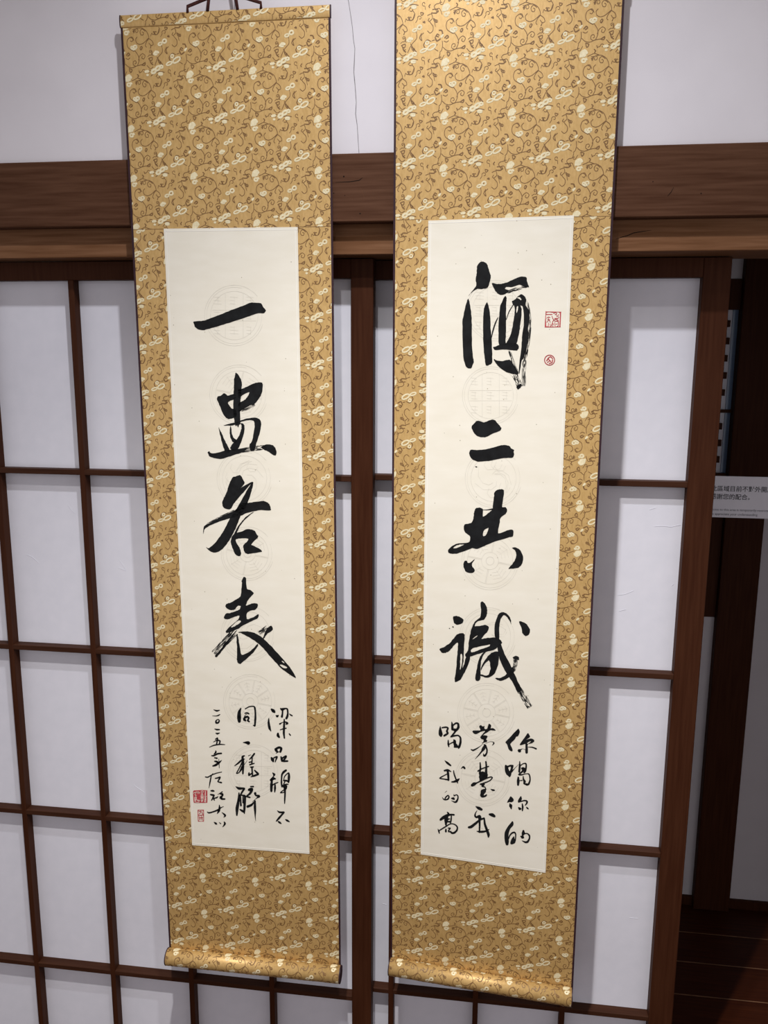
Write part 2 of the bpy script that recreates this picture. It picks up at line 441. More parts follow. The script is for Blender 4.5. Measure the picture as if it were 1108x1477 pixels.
# ------------------------------------------------------------------ brush marks traced on the photograph
# groups: (x0, y0, px per unit) then marks; 'P' outline (+ holes), 'S' stroke of (x, y, width), 'D' dry-brush streaks (path, width)
LEFT_BIG = [
 ((270, 420, 9.233), [
  ('P', [(82,412),(110,400),(180,396),(240,386),(340,350),(480,295),(620,238),(740,195),(845,152),(920,155),(985,162),(1010,205),(1050,255),(1020,292),(950,292),(860,320),(740,362),(600,408),(450,455),(320,492),(245,512),(205,520),(140,505),(105,475),(92,440)])]),
 ((285, 530, 8.523), [
  ('P', [(472,65),(500,88),(530,140),(545,190),(540,260),(535,330),(528,420),(525,520),(523,620),(528,690),(510,705),(500,740),(485,712),(470,720),(455,690),(452,640),(440,560),(440,420),(442,330),(447,250),(448,160),(460,95)]),
  ('P', [(240,375),(252,352),(285,348),(320,318),(350,328),(372,345),(440,325),(470,330),(470,380),(400,410),(375,435),(395,475),(425,505),(470,520),(480,600),(400,632),(360,625),(325,590),(300,540),(280,490),(255,430),(240,400)]),
  ('P', [(500,275),(540,265),(610,235),(700,192),(760,182),(795,190),(803,220),(795,290),(775,350),(735,410),(690,455),(655,462),(620,482),(560,515),(500,545),(500,445),(550,415),(590,390),(620,350),(640,305),(600,315),(560,335),(530,360),(500,370)]),
  ('D', [(535,538),(620,505),(705,455)], 26),
  ('P', [(318,712),(400,690),(470,672),(525,652),(600,630),(690,615),(745,625),(775,655),(782,700),(770,780),(745,870),(718,945),(700,1020),(650,1020),(638,945),(660,925),(680,870),(690,800),(700,730),(698,680),(688,655),(640,648),(580,655),(525,672),(460,705),(400,715)]),
  ('P', [(258,735),(275,765),(310,840),(350,925),(390,1000),(400,1040),(350,1050),(325,1000),(300,920),(275,820)]),
  ('P', [(405,715),(415,740),(420,800),(440,860),(480,895),(470,930),(430,915),(405,860),(395,790)]),
  ('P', [(530,685),(560,690),(578,720),(575,780),(560,850),(535,920),(500,1000),(440,1020),(400,990),(430,940),(470,900),(510,840),(535,770),(540,720)]),
  ('P', [(125,1045),(145,1030),(160,1050),(220,1055),(330,1025),(450,1005),(540,995),(600,985),(600,1005),(560,1040),(450,1075),(360,1105),(290,1125),(220,1118),(150,1095),(135,1070)]),
  ('P', [(780,980),(850,945),(910,950),(955,985),(972,1040),(960,1080),(930,1075),(880,1040),(815,1008)]),
  ('D', [(530,1020),(650,1002),(740,990),(850,982)], 58)]),
 ((285, 675, 9.233), [
  ('P', [(470,120),(500,115),(560,95),(590,120),(612,165),(628,195),(605,235),(570,270),(640,225),(715,188),(742,188),(735,215),(700,220),(650,280),(590,345),(540,405),(480,480),(445,540),(415,552),(365,540),(335,505),(330,450),(350,400),(385,330),(405,265),(420,215),(445,165)]),
  ('P', [(742,188),(738,240),(720,300),(695,390),(665,465),(620,560),(575,630),(530,750),(480,860),(435,945),(390,1010),(330,1080),(270,1118),(220,1128),(165,1105),(112,1055),(140,1068),(170,1055),(230,1000),(300,910),(360,810),(410,715),(440,660),(480,600),(520,540),(590,420),(650,310),(705,225)]),
  ('P', [(560,480),(665,465),(740,455),(860,438),(915,450),(955,480),(972,525),(970,567),(850,560),(760,575),(640,605),(560,635)]),
  ('P', [(560,520),(480,575),(420,600),(330,640),(240,688),(160,738),(110,755),(80,795),(76,880),(88,830),(110,800),(170,765),(260,725),(340,695),(440,668),(540,640)]),
  ('D', [(110,755),(240,680),(330,635),(490,560)], 14),
  ('P', [(755,580),(700,625),(640,680),(580,750),(545,810),(520,865),(490,880),(500,850),(530,790),(580,720),(640,655),(700,610)]),
  ('P', [(455,920),(490,875),(530,862),(600,840),(655,815),(720,820),(765,840),(785,880),(808,910),(790,940),(755,970),(715,1020),(760,1040),(830,1080),(858,1108),(840,1120),(740,1135),(670,1145),(630,1125),(608,1060),(615,1020),(655,985),(675,940),(600,938),(540,942),(508,955),(520,1000),(560,1060),(580,1130),(570,1170),(540,1172),(500,1145),(470,1080),(445,1000),(445,960)])]),
 ((295, 825, 7.914), [
  ('P', [(455,55),(475,75),(482,185),(520,205),(562,240),(540,270),(505,310),(485,345),(475,385),(540,360),(590,358),(610,375),(600,410),(580,430),(520,445),(485,470),(482,510),(490,540),(560,515),(610,482),(618,495),(605,530),(540,560),(460,600),(390,645),(340,665),(290,690),(250,695),(243,675),(275,640),(330,590),(380,545),(400,500),(360,505),(310,525),(265,540),(232,535),(222,515),(245,475),(290,468),(350,450),(400,425),(412,390),(380,385),(350,425),(310,435),(260,420),(237,385),(260,360),(300,350),(350,320),(400,290),(415,265),(420,200),(430,120),(422,112),(440,65)],
        [(302,628),(345,585),(390,552),(416,558),(408,576),(370,605),(322,630)]),
  ('D', [(355,675),(230,805),(110,935)], 82),
  ('P', [(372,665),(300,765),(215,880),(145,968),(120,955),(200,862),(280,760),(340,690)]),
  ('P', [(368,705),(382,725),(400,830),(420,940),(460,938),(520,905),(570,860),(605,820),(612,840),(560,915),(510,965),(450,1015),(410,1050),(385,1040),(370,1000),(372,880),(365,780)]),
  ('P', [(380,690),(430,680),(510,680),(570,695),(640,735),(700,785),(760,845),(830,920),(900,1000),(960,1070),(1010,1140),(1045,1210),(1000,1190),(930,1140),(860,1085),(820,1040),(750,965),(690,890),(620,820),(550,770),(470,725),(420,698)],
        [(858,1058),(890,1060),(945,1088),(928,1102),(885,1086)], [(880,1014),(900,1020),(915,1042),(892,1032)]),
  ('P', [(762,610),(782,655),(740,690),(715,705),(690,745),(665,765),(690,690),(720,640)]),
  ('D', [(720,630),(620,700)], 50)]),
]
RIGHT_BIG = [
 ((655, 370, 7.383), [
  ('P', [(305,52),(345,70),(362,110),(380,170),(392,210),(380,270),(365,320),(345,338),(300,345),(250,345),(210,365),(170,398),(155,420),(205,355),(235,310),(232,240),(240,190),(245,110),(265,70)]),
  ('P', [(152,450),(172,520),(188,650),(190,800),(192,950),(200,1060),(210,1125),(180,1190),(140,1185),(115,1140),(98,1060),(90,900),(90,700),(105,600),(130,500)]),
  ('P', [(352,488),(372,540),(385,620),(390,760),(400,860),(405,1000),(408,1120),(385,1150),(340,1158),(325,1080),(315,950),(308,800),(312,600),(328,525)]),
  ('P', [(405,285),(450,290),(500,292),(560,275),(640,240),(710,215),(772,220),(775,260),(798,325),(750,318),(690,300),(620,325),(555,325),(545,345),(585,365),(545,400),(500,410),(460,390),(430,345)]),
  ('D', [(545,390),(650,350),(780,312)], 34),
  ('P', [(545,420),(560,440),(555,500),(555,620),(555,760),(550,880),(545,945),(480,935),(475,850),(472,720),(485,600),(495,520),(520,460)]),
  ('S', [(468,650,8),(440,710,14),(412,800,14),(400,865,5)]),
  ('P', [(615,480),(650,455),(710,400),(750,420),(768,460),(765,520),(800,580),(805,680),(790,760),(795,860),(775,960),(745,1060),(720,1120),(700,1240),(690,1240),(700,1100),(715,980),(725,860),(740,740),(745,620),(730,530),(690,515),(640,520)],
        [(670,440),(695,430),(715,450),(712,465),(690,448)]),
  ('P', [(640,515),(700,515),(720,560),(718,640),(705,740),(690,830),(670,920),(640,960),(540,950),(560,915),(600,840),(625,740),(640,640),(648,560)],
        [(668,535),(685,530),(680,565),(665,600)]),
  ('S', [(630,515,8),(585,590,10),(558,670,5)]),
  ('P', [(415,965),(440,958),(500,935),(580,925),(670,930),(692,965),(670,1000),(600,995),(520,990),(440,995)]),
  ('P', [(422,1088),(450,1105),(520,1112),(590,1098),(620,1130),(660,1190),(690,1240),(670,1255),(620,1248),(560,1230),(490,1185),(440,1130)]),
  ('D', [(785,470),(812,700),(795,900),(765,1050)], 26),
  ('D', [(775,960),(752,1100),(745,1200),(742,1380)], 44),
  ('D', [(590,1000),(625,1110),(680,1240)], 30),
  ('D', [(645,1255),(680,1330),(705,1390)], 60),
  ('P', [(665,1385),(700,1355),(722,1365),(710,1395),(680,1418)])]),
 ((665, 595, 12.311), [
  ('P', [(195,235),(235,195),(270,155),(310,145),(350,155),(400,175),(440,165),(500,140),(560,125),(610,140),(650,190),(690,235),(705,262),(720,275),(700,320),(640,345),(560,375),(500,410),(450,432),(415,440),(340,435),(280,410),(235,365),(205,310),(190,275)]),
  ('P', [(145,720),(165,670),(200,658),(280,665),(400,658),(500,640),(600,615),(680,590),(740,578),(820,582),(870,600),(890,635),(945,665),(935,700),(945,745),(920,800),(850,805),(760,810),(640,830),(520,855),(400,868),(300,870),(250,855),(195,825),(160,775)]),
  ('S', [(262,962,18),(282,966,18)])]),
 ((640, 690, 8.523), [
  ('P', [(375,415),(395,368),(440,359),(485,380),(485,470),(560,415),(600,385),(605,330),(620,230),(625,170),(660,142),(715,132),(742,150),(735,240),(718,350),(765,355),(782,400),(760,436),(700,486),(688,556),(670,676),(760,646),(820,628),(858,642),(852,712),(800,726),(700,756),(600,786),(500,831),(415,866),(350,858),(260,891),(180,921),(110,928),(65,916),(52,886),(80,851),(130,816),(200,796),(300,791),(325,756),(320,706),(265,666),(248,616),(260,566),(340,546),(365,496)],
        [(118,856),(150,828),(200,812),(258,810),(210,836),(150,857)], [(485,706),(495,641),(550,606),(545,646),(515,701)]),
  ('S', [(484,387,6),(530,387,9),(600,378,20)]),
  ('P', [(262,1011),(285,1016),(300,1041),(340,1026),(385,991),(350,1046),(350,1076),(380,1116),(378,1146),(350,1164),(300,1161),(265,1136),(245,1086),(247,1036)]),
  ('P', [(840,854),(890,848),(940,881),(970,936),(980,996),(960,1056),(920,1096),(860,1108),(800,1111),(810,1091),(850,1046),(880,996),(895,936),(880,886)])]),
 ((625, 870, 7.387), [
  ('P', [(210,145),(250,135),(300,155),(325,182),(305,215),(265,230),(225,215),(215,180)]),
  ('S', [(209,252,13),(213,254,13)]), ('S', [(172,268,9),(176,269,9)]),
  ('P', [(65,490),(110,470),(180,420),(220,370),(260,330),(300,318),(335,335),(330,420),(325,520),(322,620),(310,690),(330,650),(348,580),(372,540),(395,540),(385,620),(360,690),(310,780),(290,815),(240,842),(228,820),(240,740),(250,620),(260,520),(262,420),(220,450),(180,500),(130,530),(90,525)],
        [(292,540),(310,560),(304,650),(285,715),(288,620)]),
  ('P', [(503,8),(515,-18),(545,-5),(570,40),(575,80),(570,130),(540,175),(480,190),(450,215),(445,245),(500,240),(560,232),(592,255),(580,300),(540,345),(515,380),(580,370),(650,365),(700,378),(735,420),(700,460),(640,500),(560,520),(470,545),(395,570),(350,572),(340,550),(370,500),(380,400),(400,300),(420,240),(450,190),(500,150),(510,80)],
        [(402,500),(430,478),(500,460),(600,440),(600,455),(540,480),(470,505),(412,525)], [(415,385),(450,352),(475,345),(440,375)]),
  ('P', [(560,520),(530,560),(510,620),(505,720),(500,815),(460,828),(448,800),(460,720),(475,640),(500,570),(530,530)]),
  ('P', [(690,515),(700,580),(690,660),(660,740),(620,780),(570,795),(500,770),(500,755),(560,770),(590,760),(610,700),(605,640),(590,610),(540,660),(505,720),(520,660),(570,580),(620,530)]),
  ('P', [(655,240),(668,180),(700,110),(740,95),(790,115),(825,170),(832,230),(815,190),(780,140),(745,130),(715,180),(705,260),(705,380),(730,460),(770,560),(820,650),(860,740),(910,850),(945,920),(900,945),(850,850),(790,760),(740,670),(700,570),(680,450),(655,350)]),
  ('D', [(905,900),(970,1010),(1032,1110)], 62),
  ('P', [(845,580),(880,562),(912,575),(915,605),(890,600),(870,600)]),
  ('D', [(875,590),(875,650),(850,720)], 44),
  ('P', [(870,720),(820,780),(760,815),(710,828),(660,798),(720,795),(770,765),(810,720),(845,680)]),
  ('P', [(915,195),(960,200),(1000,230),(1030,280),(1020,335),(985,350),(950,320),(940,260)])]),
]
LEFT_SMALL = [
 ((380, 1010, 14.77), [('S',[(175,195,35),(210,225,60),(235,250,40)]),('S',[(265,320,10),(295,340,45),(320,320,15)]),('S',[(115,385,15),(112,480,40),(130,590,45),(160,655,15)]),('S',[(365,175,20),(400,195,50),(470,175,25),(510,190,30),(520,270,30),(510,340,40),(490,385,40)]),('S',[(410,200,30),(405,290,30),(395,350,40)]),('S',[(555,290,12),(585,315,25),(615,330,20)]),('S',[(445,410,25),(440,560,38),(435,700,38),(448,805,25)]),('S',[(350,505,30),(400,475,12),(460,460,20),(510,490,40),(480,510,20)]),('S',[(360,630,15),(430,605,20),(485,595,20)]),('S',[(310,710,35),(310,750,50),(335,785,35)]),('S',[(550,715,20),(575,745,22)])]),
 ((380, 1010, 14.77), [('S',[(245,1035,20),(265,1060,45),(290,1090,40)]),('S',[(270,1035,40),(330,1005,40),(380,1020,40),(375,1060,40),(360,1100,35)]),('S',[(270,1130,10),(330,1095,15)]),('S',[(170,1225,30),(195,1265,60),(210,1305,30)]),('S',[(225,1225,25),(290,1205,30),(270,1260,25),(250,1315,18)]),('S',[(375,1205,25),(390,1260,40),(395,1300,25)]),('S',[(400,1235,30),(480,1195,40),(460,1245,30),(420,1295,35),(515,1295,30)])]),
 ((380, 1105, 16.42), [('S',[(220,160,18),(255,200,50),(240,240,20),(190,310,30),(185,340,40)]),('S',[(170,330,35),(230,295,60),(285,300,25)]),('S',[(200,340,40),(190,460,55),(188,590,45)]),('S',[(210,455,20),(270,415,25),(345,385,18)]),('S',[(275,440,30),(275,520,42),(268,610,25)]),('S',[(535,100,40),(480,140,45),(440,200,35),(430,300,30),(428,400,35),(440,490,30)]),('S',[(480,330,15),(500,250,20),(550,190,20),(600,165,30),(605,260,50),(595,380,35)]),('S',[(480,340,30),(550,345,35),(590,370,25)]),('S',[(510,360,25),(480,440,22),(540,430,26),(585,430,22)]),('S',[(460,470,50),(520,480,70),(515,530,50)]),('S',[(560,470,14),(535,540,25),(460,580,20),(405,630,22),(470,625,18),(500,600,18)]),('S',[(505,500,50),(512,650,35),(505,800,30),(503,885,18)])]),
 ((380, 1105, 16.42), [('S',[(330,1055,12),(375,1090,35),(440,1095,35),(485,1095,35),(430,1160,35),(370,1230,40),(310,1300,25)]),('S',[(350,1310,22),(385,1335,40),(420,1360,20)]),('S',[(520,1262,12),(560,1285,40),(610,1315,25)])]),
 ((330, 1010, 16.42), [('S',[(285,195,25),(250,280,60),(245,400,80),(250,500,60)]),('S',[(390,205,20),(480,155,22),(590,145,25),(620,190,35),(632,320,35),(630,450,42),(618,600,35)]),('S',[(575,590,12),(615,605,35)]),('S',[(385,310,25),(430,295,25),(475,320,30)]),('S',[(430,320,12),(385,360,12),(370,400,20)]),('S',[(350,430,25),(370,460,50),(395,480,40)]),('S',[(380,410,45),(440,390,40),(475,420,35),(450,480,35),(485,505,30)])]),
 ((330, 1010, 16.42), [('S',[(340,1000,12),(420,1002,50),(465,1012,72),(490,1014,30)])]),
 ((330, 1080, 12.84), [('S',[(290,130,20),(255,150,35),(265,240,40),(265,350,35),(262,460,25)]),('S',[(110,315,12),(170,270,25),(240,210,30),(290,190,15)]),('S',[(250,250,25),(200,350,18),(145,455,18),(190,440,15),(225,390,30),(250,330,30)]),('S',[(275,310,10),(345,215,3)]),('S',[(365,130,12),(410,108,6)]),('S',[(475,90,25),(430,150,28),(385,195,15)]),('S',[(435,160,18),(428,280,22)]),('S',[(380,250,20),(430,240,18)]),('S',[(390,295,22),(470,270,18)]),('S',[(405,340,22),(455,335,20)]),('S',[(430,350,25),(435,430,25),(440,510,25)]),('S',[(375,450,25),(375,490,28),(430,450,18)]),('S',[(410,520,12),(470,500,30),(545,470,30),(520,440,30),(480,400,22)])]),
 ((330, 1080, 12.84), [('S',[(130,700,10),(190,735,40),(290,735,25),(260,780,30),(225,840,25)]),('S',[(190,820,20),(180,960,38),(155,1100,50),(150,1230,25)]),('S',[(200,860,25),(260,860,20),(300,880,35),(295,1000,40),(290,1120,35),(290,1200,15)]),('S',[(215,880,25),(225,1050,30)]),('S',[(265,880,20),(262,1000,18)]),('S',[(210,1125,20),(250,1150,35),(290,1180,20)]),('S',[(405,700,20),(455,700,25)]),('S',[(375,760,40),(425,750,50),(400,820,35),(330,880,25)]),('S',[(330,885,22),(390,900,25)]),('S',[(490,825,40),(500,860,25),(560,880,40),(510,920,10),(440,980,6)]),('S',[(350,1070,40),(420,1040,35),(470,985,18)]),('S',[(485,970,30),(485,1080,38),(490,1170,30),(490,1250,16),(500,1340,4)])]),
 ((295, 1010, 14.775), [('S',[(195,200,8),(260,225,30),(320,212,15)]),('S',[(170,333,8),(250,335,15),(300,320,22),(330,300,12)])]),
 ((295, 1010, 14.775), [('S',[(280,410,14),(245,440,25),(250,480,35),(290,480,30),(315,440,25),(295,408,15),(268,412,12)])]),
 ((295, 1010, 14.775), [('S',[(215,610,10),(260,625,28),(318,625,22)]),('S',[(240,700,14),(275,712,32),(322,695,12)])]),
 ((295, 1010, 14.775), [('S',[(235,830,20),(275,805,25)]),('S',[(190,890,10),(270,850,22),(330,870,28),(315,935,22)]),('S',[(280,820,25),(258,935,25)]),('S',[(105,1000,10),(200,960,22),(330,940,22),(435,945,12)])]),
 ((295, 1010, 14.775), [('S',[(240,1080,20),(240,1110,30),(200,1150,12)]),('S',[(155,1180,20),(200,1180,28),(280,1140,30),(360,1132,28)]),('S',[(215,1225,20),(265,1235,28)]),('S',[(220,1300,25),(265,1310,35),(290,1330,30)]),('S',[(180,1400,25),(240,1380,40),(310,1330,35),(365,1280,10)]),('S',[(305,1250,8),(310,1340,15),(315,1440,10)])]),
 ((270, 1100, 14.77), [('S',[(390,305,20),(440,310,22),(520,265,20),(620,225,18),(735,200,14)]),('S',[(550,225,6),(515,280,18),(490,400,25),(465,540,8)]),('S',[(600,335,20),(650,325,25),(700,310,28),(680,360,25),(655,405,20),(730,425,28)])]),
 ((270, 1100, 14.77), [('S',[(510,600,25),(545,600,35),(570,605,25)]),('S',[(500,680,25),(545,690,35),(575,695,25),(560,730,25),(520,800,20)]),('S',[(550,740,30),(580,800,20)]),('S',[(570,760,20),(630,745,25),(660,720,10)]),('S',[(650,680,6),(750,620,18)]),('S',[(690,660,20),(745,670,40),(755,700,30),(700,730,18)]),('S',[(700,755,22),(740,720,25),(730,770,35),(800,775,28)])]),
 ((270, 1100, 14.77), [('S',[(430,1050,14),(465,1070,25),(560,1045,25),(660,1005,30),(720,960,18),(775,935,10)]),('S',[(685,905,14),(690,960,35),(675,1030,40),(640,1085,12)]),('S',[(740,1060,8),(790,1100,30),(810,1130,35),(780,1165,10)])]),
 ((270, 1100, 14.77), [('S',[(575,1270,14),(610,1295,38),(630,1310,20)]),('S',[(685,1275,10),(715,1300,18)]),('S',[(790,1265,20),(805,1295,35),(790,1330,28),(755,1370,8)])]),
]
RIGHT_SMALL = [
 ((720, 1040, 14.77), [('P',[(405,165),(430,185),(440,240),(405,320),(365,335),(340,380),(310,415),(270,450),(240,495),(270,560),(290,620),(275,645),(230,630),(200,590),(165,490),(135,450),(220,360),(320,250)]),('P',[(615,255),(662,335),(610,375),(570,405),(620,385),(690,372),(745,400),(745,440),(690,475),(612,500),(615,600),(612,680),(580,695),(560,670),(560,560),(558,490),(500,505),(450,515),(445,490),(500,410),(560,330)],[(595,472),(630,445),(685,425),(660,455),(615,485)]),('S',[(620,555,10),(710,560,22),(790,590,28)]),('S',[(428,628,55),(438,638,55)]),('S',[(440,620,30),(500,590,6),(555,610,8)])]),
 ((720, 1040, 14.77), [('P',[(120,960),(140,932),(180,950),(240,932),(300,935),(308,960),(285,1050),(265,1110),(255,1160),(225,1195),(195,1170),(150,1130),(125,1060)],[(197,990),(245,970),(250,1000),(225,1065),(207,1030)]),('S',[(270,1080,25),(340,1000,8),(415,925,4)]),('S',[(440,860,16),(440,960,35),(430,1080,35)]),('S',[(455,950,18),(510,910,18),(570,905,25),(578,970,28),(560,1060,35),(535,1095,30)]),('S',[(495,1010,45),(530,1020,50),(490,1080,30),(420,1140,25),(480,1145,25),(560,1125,14),(630,1125,20),(655,1180,25),(660,1260,25),(630,1340,35),(595,1360,30)]),('S',[(410,1200,30),(408,1280,50),(405,1360,35)]),('S',[(430,1270,12),(490,1265,20)]),('S',[(515,1180,18),(520,1240,30),(545,1290,45),(530,1330,25),(590,1350,40)])]),
 ((720, 1135, 15.55), [('P',[(258,210),(300,240),(330,285),(320,320),(280,345),(230,340),(180,355),(195,310),(225,260)]),('S',[(240,375,15),(260,420,60),(275,490,20)]),('P',[(490,205),(515,265),(495,310),(560,290),(620,295),(650,330),(640,370),(600,415),(575,415),(600,370),(605,330),(570,320),(500,335),(440,355),(420,330),(430,290)]),('S',[(520,380,20),(530,450,35),(522,530,25)]),('S',[(440,465,25),(465,490,50),(485,490,30)]),('S',[(615,455,18),(640,480,30),(660,495,14)])]),
 ((720, 1135, 15.55), [('S',[(300,790,35),(285,840,65),(220,920,60),(175,1020,75),(165,1120,75),(175,1220,75),(180,1280,55)]),('S',[(215,1160,20),(240,1090,25),(290,1035,30),(345,1020,30),(372,1060,25),(370,1150,22),(360,1210,25)]),('P',[(335,1105),(350,1160),(370,1220),(350,1265),(285,1290),(252,1275),(255,1230),(285,1160)]),('S',[(545,985,35),(545,1040,65),(530,1075,40)]),('S',[(490,1110,25),(525,1125,60),(545,1140,30)]),('S',[(560,1050,20),(630,1045,22),(680,1090,30),(680,1160,30),(640,1230,40),(590,1240,35),(515,1205,8)])]),
 ((670, 1035, 18.46), [('P',[(215,375),(235,345),(330,345),(425,335),(395,250),(405,215),(440,200),(490,235),(535,225),(530,275),(545,305),(600,300),(625,230),(650,165),(690,180),(715,215),(700,285),(760,280),(815,315),(830,345),(760,345),(690,340),(600,400),(530,440),(470,500),(440,500),(500,420),(555,355),(440,375),(370,415),(310,440),(260,430)]),('P',[(420,520),(460,485),(540,470),(615,490),(600,540),(580,580),(610,615),(590,650),(540,660),(460,690),(500,650),(510,590),(450,570)]),('S',[(180,850,22),(230,870,35),(320,830,28),(430,755,10),(500,690,6)]),('S',[(560,690,5),(680,640,7),(760,650,15),(785,680,30),(760,720,18),(735,740,5)]),('S',[(530,720,30),(545,760,60),(500,840,70),(460,900,35),(380,1000,25),(280,1110,4)]),('S',[(560,740,40),(600,850,35),(595,940,35),(550,1010,45),(520,1010,40),(505,960,12)])]),
 ((670, 1105, 13.42), [('S',[(305,-65,20),(310,40,30),(300,130,30),(320,270,45)]),('S',[(415,-85,25),(425,0,30),(420,100,40),(420,200,50)]),('S',[(265,95,25),(340,50,20),(470,5,20)]),('S',[(300,135,40),(350,150,80),(420,170,60)]),('S',[(330,210,85),(395,215,60)]),('S',[(150,370,45),(190,345,55),(240,325,22),(320,285,25),(430,235,22),(510,210,20),(540,225,20),(500,275,18),(430,310,20),(330,345,22)]),('S',[(310,350,25),(370,350,45),(345,385,30),(400,410,16),(415,450,20)]),('P',[(320,470),(360,445),(415,440),(415,500),(380,545),(375,565),(400,560),(420,545),(440,550),(425,585),(385,605),(330,605),(305,575),(310,530)]),('S',[(515,450,14),(555,465,30),(582,468,20)])]),
 ((670, 1105, 13.42), [('S',[(225,785,18),(280,815,50),(330,840,40)]),('S',[(245,860,7),(215,910,18),(205,960,28),(230,990,30),(290,970,45),(310,1000,35)]),('S',[(85,1185,35),(130,1175,45),(210,1115,40),(300,1040,30),(380,1010,30)]),('S',[(290,1010,40),(295,1130,30),(290,1280,25)]),('S',[(240,1260,10),(290,1270,30),(350,1270,35),(410,1260,28),(475,1225,12)]),('S',[(385,1020,25),(395,1120,35),(430,1220,40),(465,1320,45),(465,1370,25)]),('S',[(490,935,35),(540,945,55),(580,970,40)])]),
 ((625, 1035, 14.77), [('S',[(150,185,10),(150,280,55),(160,360,70),(165,395,30)]),('S',[(190,215,25),(270,205,30),(315,225,30),(290,290,35),(310,335,35),(235,385,35)]),('S',[(395,95,14),(405,160,40),(410,250,45)]),('S',[(430,160,25),(480,120,30),(530,130,35),(535,210,45),(490,270,40),(430,255,40)]),('S',[(450,240,14),(500,250,25)]),('S',[(480,280,35),(430,350,30),(375,410,22),(440,390,30),(530,380,25),(580,430,32),(580,530,40),(555,620,40),(540,655,20)]),('S',[(320,480,16),(322,560,35),(332,620,20)]),('S',[(330,575,18),(390,540,20),(440,520,25)]),('S',[(435,470,15),(455,500,50),(460,560,50),(480,600,70),(450,625,25),(530,620,45)])]),
 ((625, 1035, 14.77), [('S',[(245,915,8),(300,965,38),(370,1020,28)]),('S',[(240,1130,30),(310,1120,40),(380,1150,12)]),('S',[(310,1150,40),(320,1230,40),(325,1330,35)]),('S',[(320,1190,20),(240,1230,18),(140,1290,22),(230,1310,20),(320,1325,30)]),('S',[(435,1130,16),(445,1200,25),(480,1300,25),(520,1390,22)]),('S',[(395,1370,22),(450,1365,35),(510,1340,50),(555,1305,18)]),('S',[(590,1090,5),(640,1050,30),(670,1080,35)])]),
 ((625, 1125, 16.42), [('S',[(275,300,5),(320,262,10)]),('S',[(215,410,8),(245,455,20),(290,470,25),(350,450,30),(375,400,25),(350,365,25),(305,400,25),(280,440,25)]),('S',[(490,340,12),(495,375,22),(550,350,20),(585,380,25),(585,440,28),(550,510,40),(510,525,30),(430,490,6)]),('S',[(440,435,30),(480,440,50),(495,455,30)])]),
 ((625, 1125, 16.42), [('S',[(335,765,22),(360,795,40),(350,830,40)]),('S',[(175,940,45),(240,890,60),(330,840,55),(420,820,35),(490,825,35)]),('S',[(310,870,80),(305,960,70),(300,1060,35)]),('S',[(430,850,25),(425,930,30),(410,1010,30)]),('S',[(340,930,40),(390,920,20)]),('S',[(330,985,35),(400,990,30)]),('S',[(110,1160,8),(130,1205,30),(145,1260,22)]),('S',[(140,1200,22),(220,1150,25),(310,1095,25),(390,1045,22),(460,1038,20),(530,1065,25),(572,1120,30),(560,1190,35),(500,1250,40),(440,1255,38),(410,1220,30)]),('S',[(300,1170,30),(300,1220,40)]),('S',[(355,1140,22),(405,1140,22),(370,1190,28),(365,1225,25),(410,1225,25)])]),
]
# seals: (marks in red, marks in pale)
RIGHT_SEALS = [
 ('red square seal impression', (775, 440, 15.56), [('P',[(190,155),(210,145),(520,150),(537,165),(522,480),(508,497),(190,500),(170,485)],[(208,174),(370,172),(505,176),(496,470),(482,480),(300,484),(215,476),(203,455)]),
   ('S',[(205,210,18),(335,210,18)]),('S',[(215,295,12),(250,265,14),(292,278,12)]),('S',[(262,285,14),(245,350,14),(215,385,12)]),('S',[(230,322,12),(285,330,14)]),('S',[(265,335,14),(295,385,14)]),('S',[(255,400,12),(247,475,14)]),('S',[(288,420,12),(300,480,14)]),('S',[(332,250,16),(350,300,16),(370,330,16),(345,380,16),(340,440,14),(345,480,14)]),('S',[(312,470,12),(345,405,12),(375,450,12)]),
   ('S',[(370,190,14),(410,165,14),(440,190,14),(400,215,12)]),('S',[(430,215,14),(440,260,14)]),('S',[(480,210,14),(460,250,14),(490,280,14)]),('S',[(395,300,20),(470,300,20)]),('S',[(380,350,16),(400,322,14),(470,345,20),(470,460,16),(430,490,14)]),('S',[(395,362,16),(460,362,20)]),('S',[(395,390,14),(405,470,14)]),('S',[(420,430,12),(450,420,12)])], []),
 ('red round seal impression', (775, 440, 15.56), [('S',[(278+112*math.cos(a*math.pi/12), 1235+112*math.sin(a*math.pi/12), 20) for a in range(25)]),
   ('S',[(215,1250,26),(250,1190,24),(300,1160,24),(345,1200,24)]),('S',[(250,1210,20),(300,1265,26)]),('S',[(230,1290,20),(270,1255,16)]),('S',[(345,1230,24),(330,1290,24),(270,1310,22)])], []),
]
